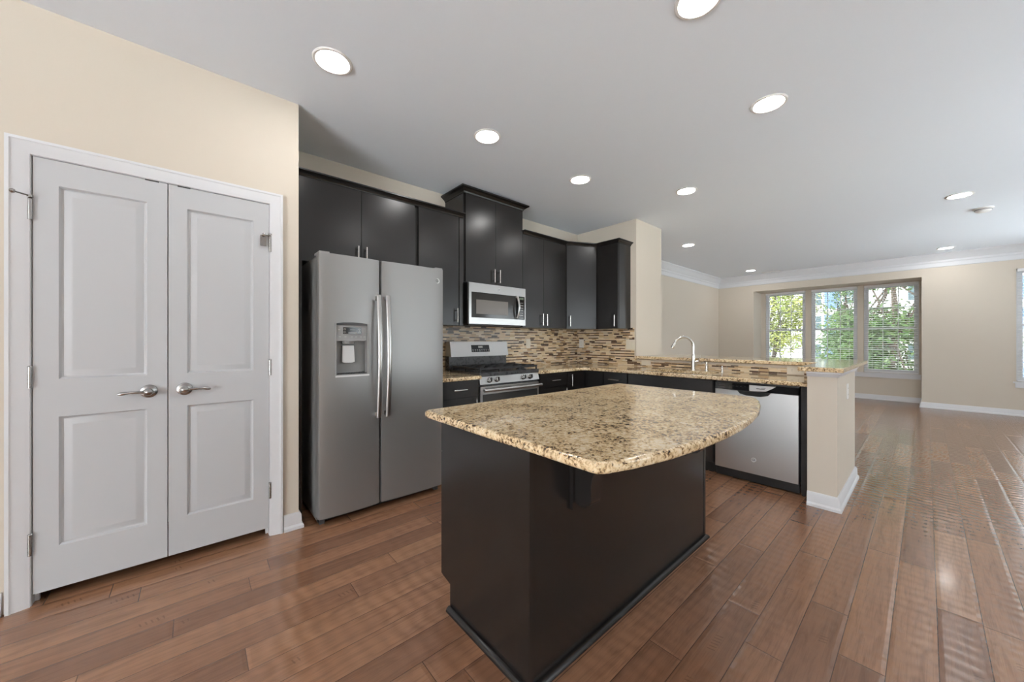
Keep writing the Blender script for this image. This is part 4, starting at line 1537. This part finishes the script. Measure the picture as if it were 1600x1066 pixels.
glazed('window_5', 'x', XR, RY0, RY1, 0.0, RZ1, 3)
for i, (x0, x1) in enumerate(RXS):
    glazed('window_%d' % (6 + i), 'y', YR, x0, x1, 0.55, 2.3, 2)  # the two living-area windows are added only for their light

# ------------------------------------------------------------------ outdoors beyond the bay
GZ = -1.9
struct('ground', B().box(XB + 1.5, 75, -30, 40, GZ - 0.3, GZ), 'lawn', False)
struct('road', B().box(27, 36, -30, 40, GZ, GZ + 0.02), 'asphalt', False)
t = thing('townhouse', 'pale townhouse row with blue panels across the street, seen through the bay window', 'building', (48, 5, GZ))
part('wall', B().box(45, 52, -12, 24, GZ, 8.2), 'siding', t, smooth=False)
part('roof', B().prism([(44.4, 8.2), (52.6, 8.2), (48.5, 11.2)], 'y', -12.4, 24.4), 'roof', t, smooth=False)
rows = [(-0.35, 0.85), (2.3, 3.5), (4.55, 5.75)]
for q in range(-2, 3):
    yc = 5.8 + q * 5.2
    for k, (za, zb) in enumerate(rows):
        if q % 2:
            part('window', B().box(44.93, 44.999, yc - 0.5, yc + 0.5, za - 0.1, zb + 0.1), 'ext_white', t)
            part('shutter', B().box(44.90, 44.93, yc - 0.4, yc + 0.4, za, zb), 'ext_glass', t)
            continue
        bz0 = za - 0.5 if k else za - 1.4
        part('blue_panel', B().box(44.9, 44.999, yc - 0.55, yc + 0.55, bz0, zb + 0.1), 'blue', t)
        for s in (-1, 1):
            y0 = yc + s * 1.3
            wf = part('window', B().box(44.93, 44.999, y0 - 0.62, y0 + 0.62, za - 0.1, zb + 0.1), 'ext_white', t)
            pb_ = B()
            for i in (0, 1):
                for j in (0, 1):
                    pb_.box(44.90, 44.93, y0 - 0.52 + i * 0.54, y0 - 0.02 + i * 0.54, za + j * 0.62, za + 0.57 + j * 0.62)
            part('pane', pb_, 'ext_glass', wf)
    part('band', B().box(44.85, 44.999, yc - 2.59, yc + 2.59, 1.45, 1.65), 'ext_white', t)
    part('band', B().box(44.85, 44.999, yc - 2.59, yc + 2.59, 3.95, 4.15), 'ext_white', t)


def tree(label, x, y, h, cr, ch, mat, seed, n):
    random.seed(seed)
    t = thing('tree', label, 'tree', (x, y, GZ), 'trees outside the windows')
    pts = [(x, y, GZ)]
    for k in range(1, 7):
        pts.append((x + random.uniform(-0.12, 0.12) * k / 3, y + random.uniform(-0.12, 0.12) * k / 3, GZ + h * k / 6 * 0.9))
    part('trunk', B().tube(pts, [0.13 - 0.018 * k for k in range(7)], 10), 'bark', t)
    cz = GZ + h - ch * 0.5
    b = B()
    blobs = []
    for k in range(16):
        a = random.uniform(0, 2 * PI)
        rr = cr * random.uniform(0.3, 0.9)
        e = (x + rr * math.cos(a), y + rr * math.sin(a), cz + random.uniform(-0.45, 0.45) * ch)
        s = pts[random.randint(2, 5)]
        mid = ((s[0] + e[0]) / 2, (s[1] + e[1]) / 2, (s[2] + e[2]) / 2 + 0.15)
        b.tube([s, mid, e], [0.035, 0.022, 0.008], 6)
        blobs.append(e)
    part('branches', b, 'bark', t)
    verts, faces = [], []
    blobs += [(x, y, cz + ch * 0.3), (x, y, cz)]
    for k in range(n):
        c = Vector(random.choice(blobs)) + Vector((random.gauss(0, 1), random.gauss(0, 1), random.gauss(0, 0.8))) * cr * 0.28
        s = random.uniform(0.06, 0.12)
        u = Vector((random.gauss(0, 1), random.gauss(0, 1), random.gauss(0, 1))).normalized()
        v = u.orthogonal().normalized()
        i = len(verts)
        for p in (c - u * s, c + v * s * 0.45, c + u * s, c - v * s * 0.45):
            verts.append((p.x - x, p.y - y, p.z - GZ))
        faces.append((i, i + 1, i + 2, i + 3))
    me = bpy.data.meshes.new('foliage')
    me.from_pydata(verts, [], faces)
    me.materials.append(M[mat])
    o = bpy.data.objects.new('foliage', me)
    C.objects.link(o)
    o.parent = t
    o['kind'] = 'stuff'


tree('yellow-green tree outside the leftmost bay window', 20.5, 4.75, 6.6, 1.35, 5.8, 'leaf_yellow', 3, 5600)
tree('dense green tree outside the rightmost bay window', 17.5, 0.75, 6.8, 1.55, 6.6, 'leaf_dark', 8, 15000)
tree('green tree outside the window at the right edge', 21.5, -4.2, 6.5, 1.5, 6.0, 'leaf_dark', 11, 7000)
tree('thin green tree partly covering the townhouse in the middle bay window', 24.5, 2.75, 6.8, 0.8, 5.6, 'leaf_dark', 21, 1300)
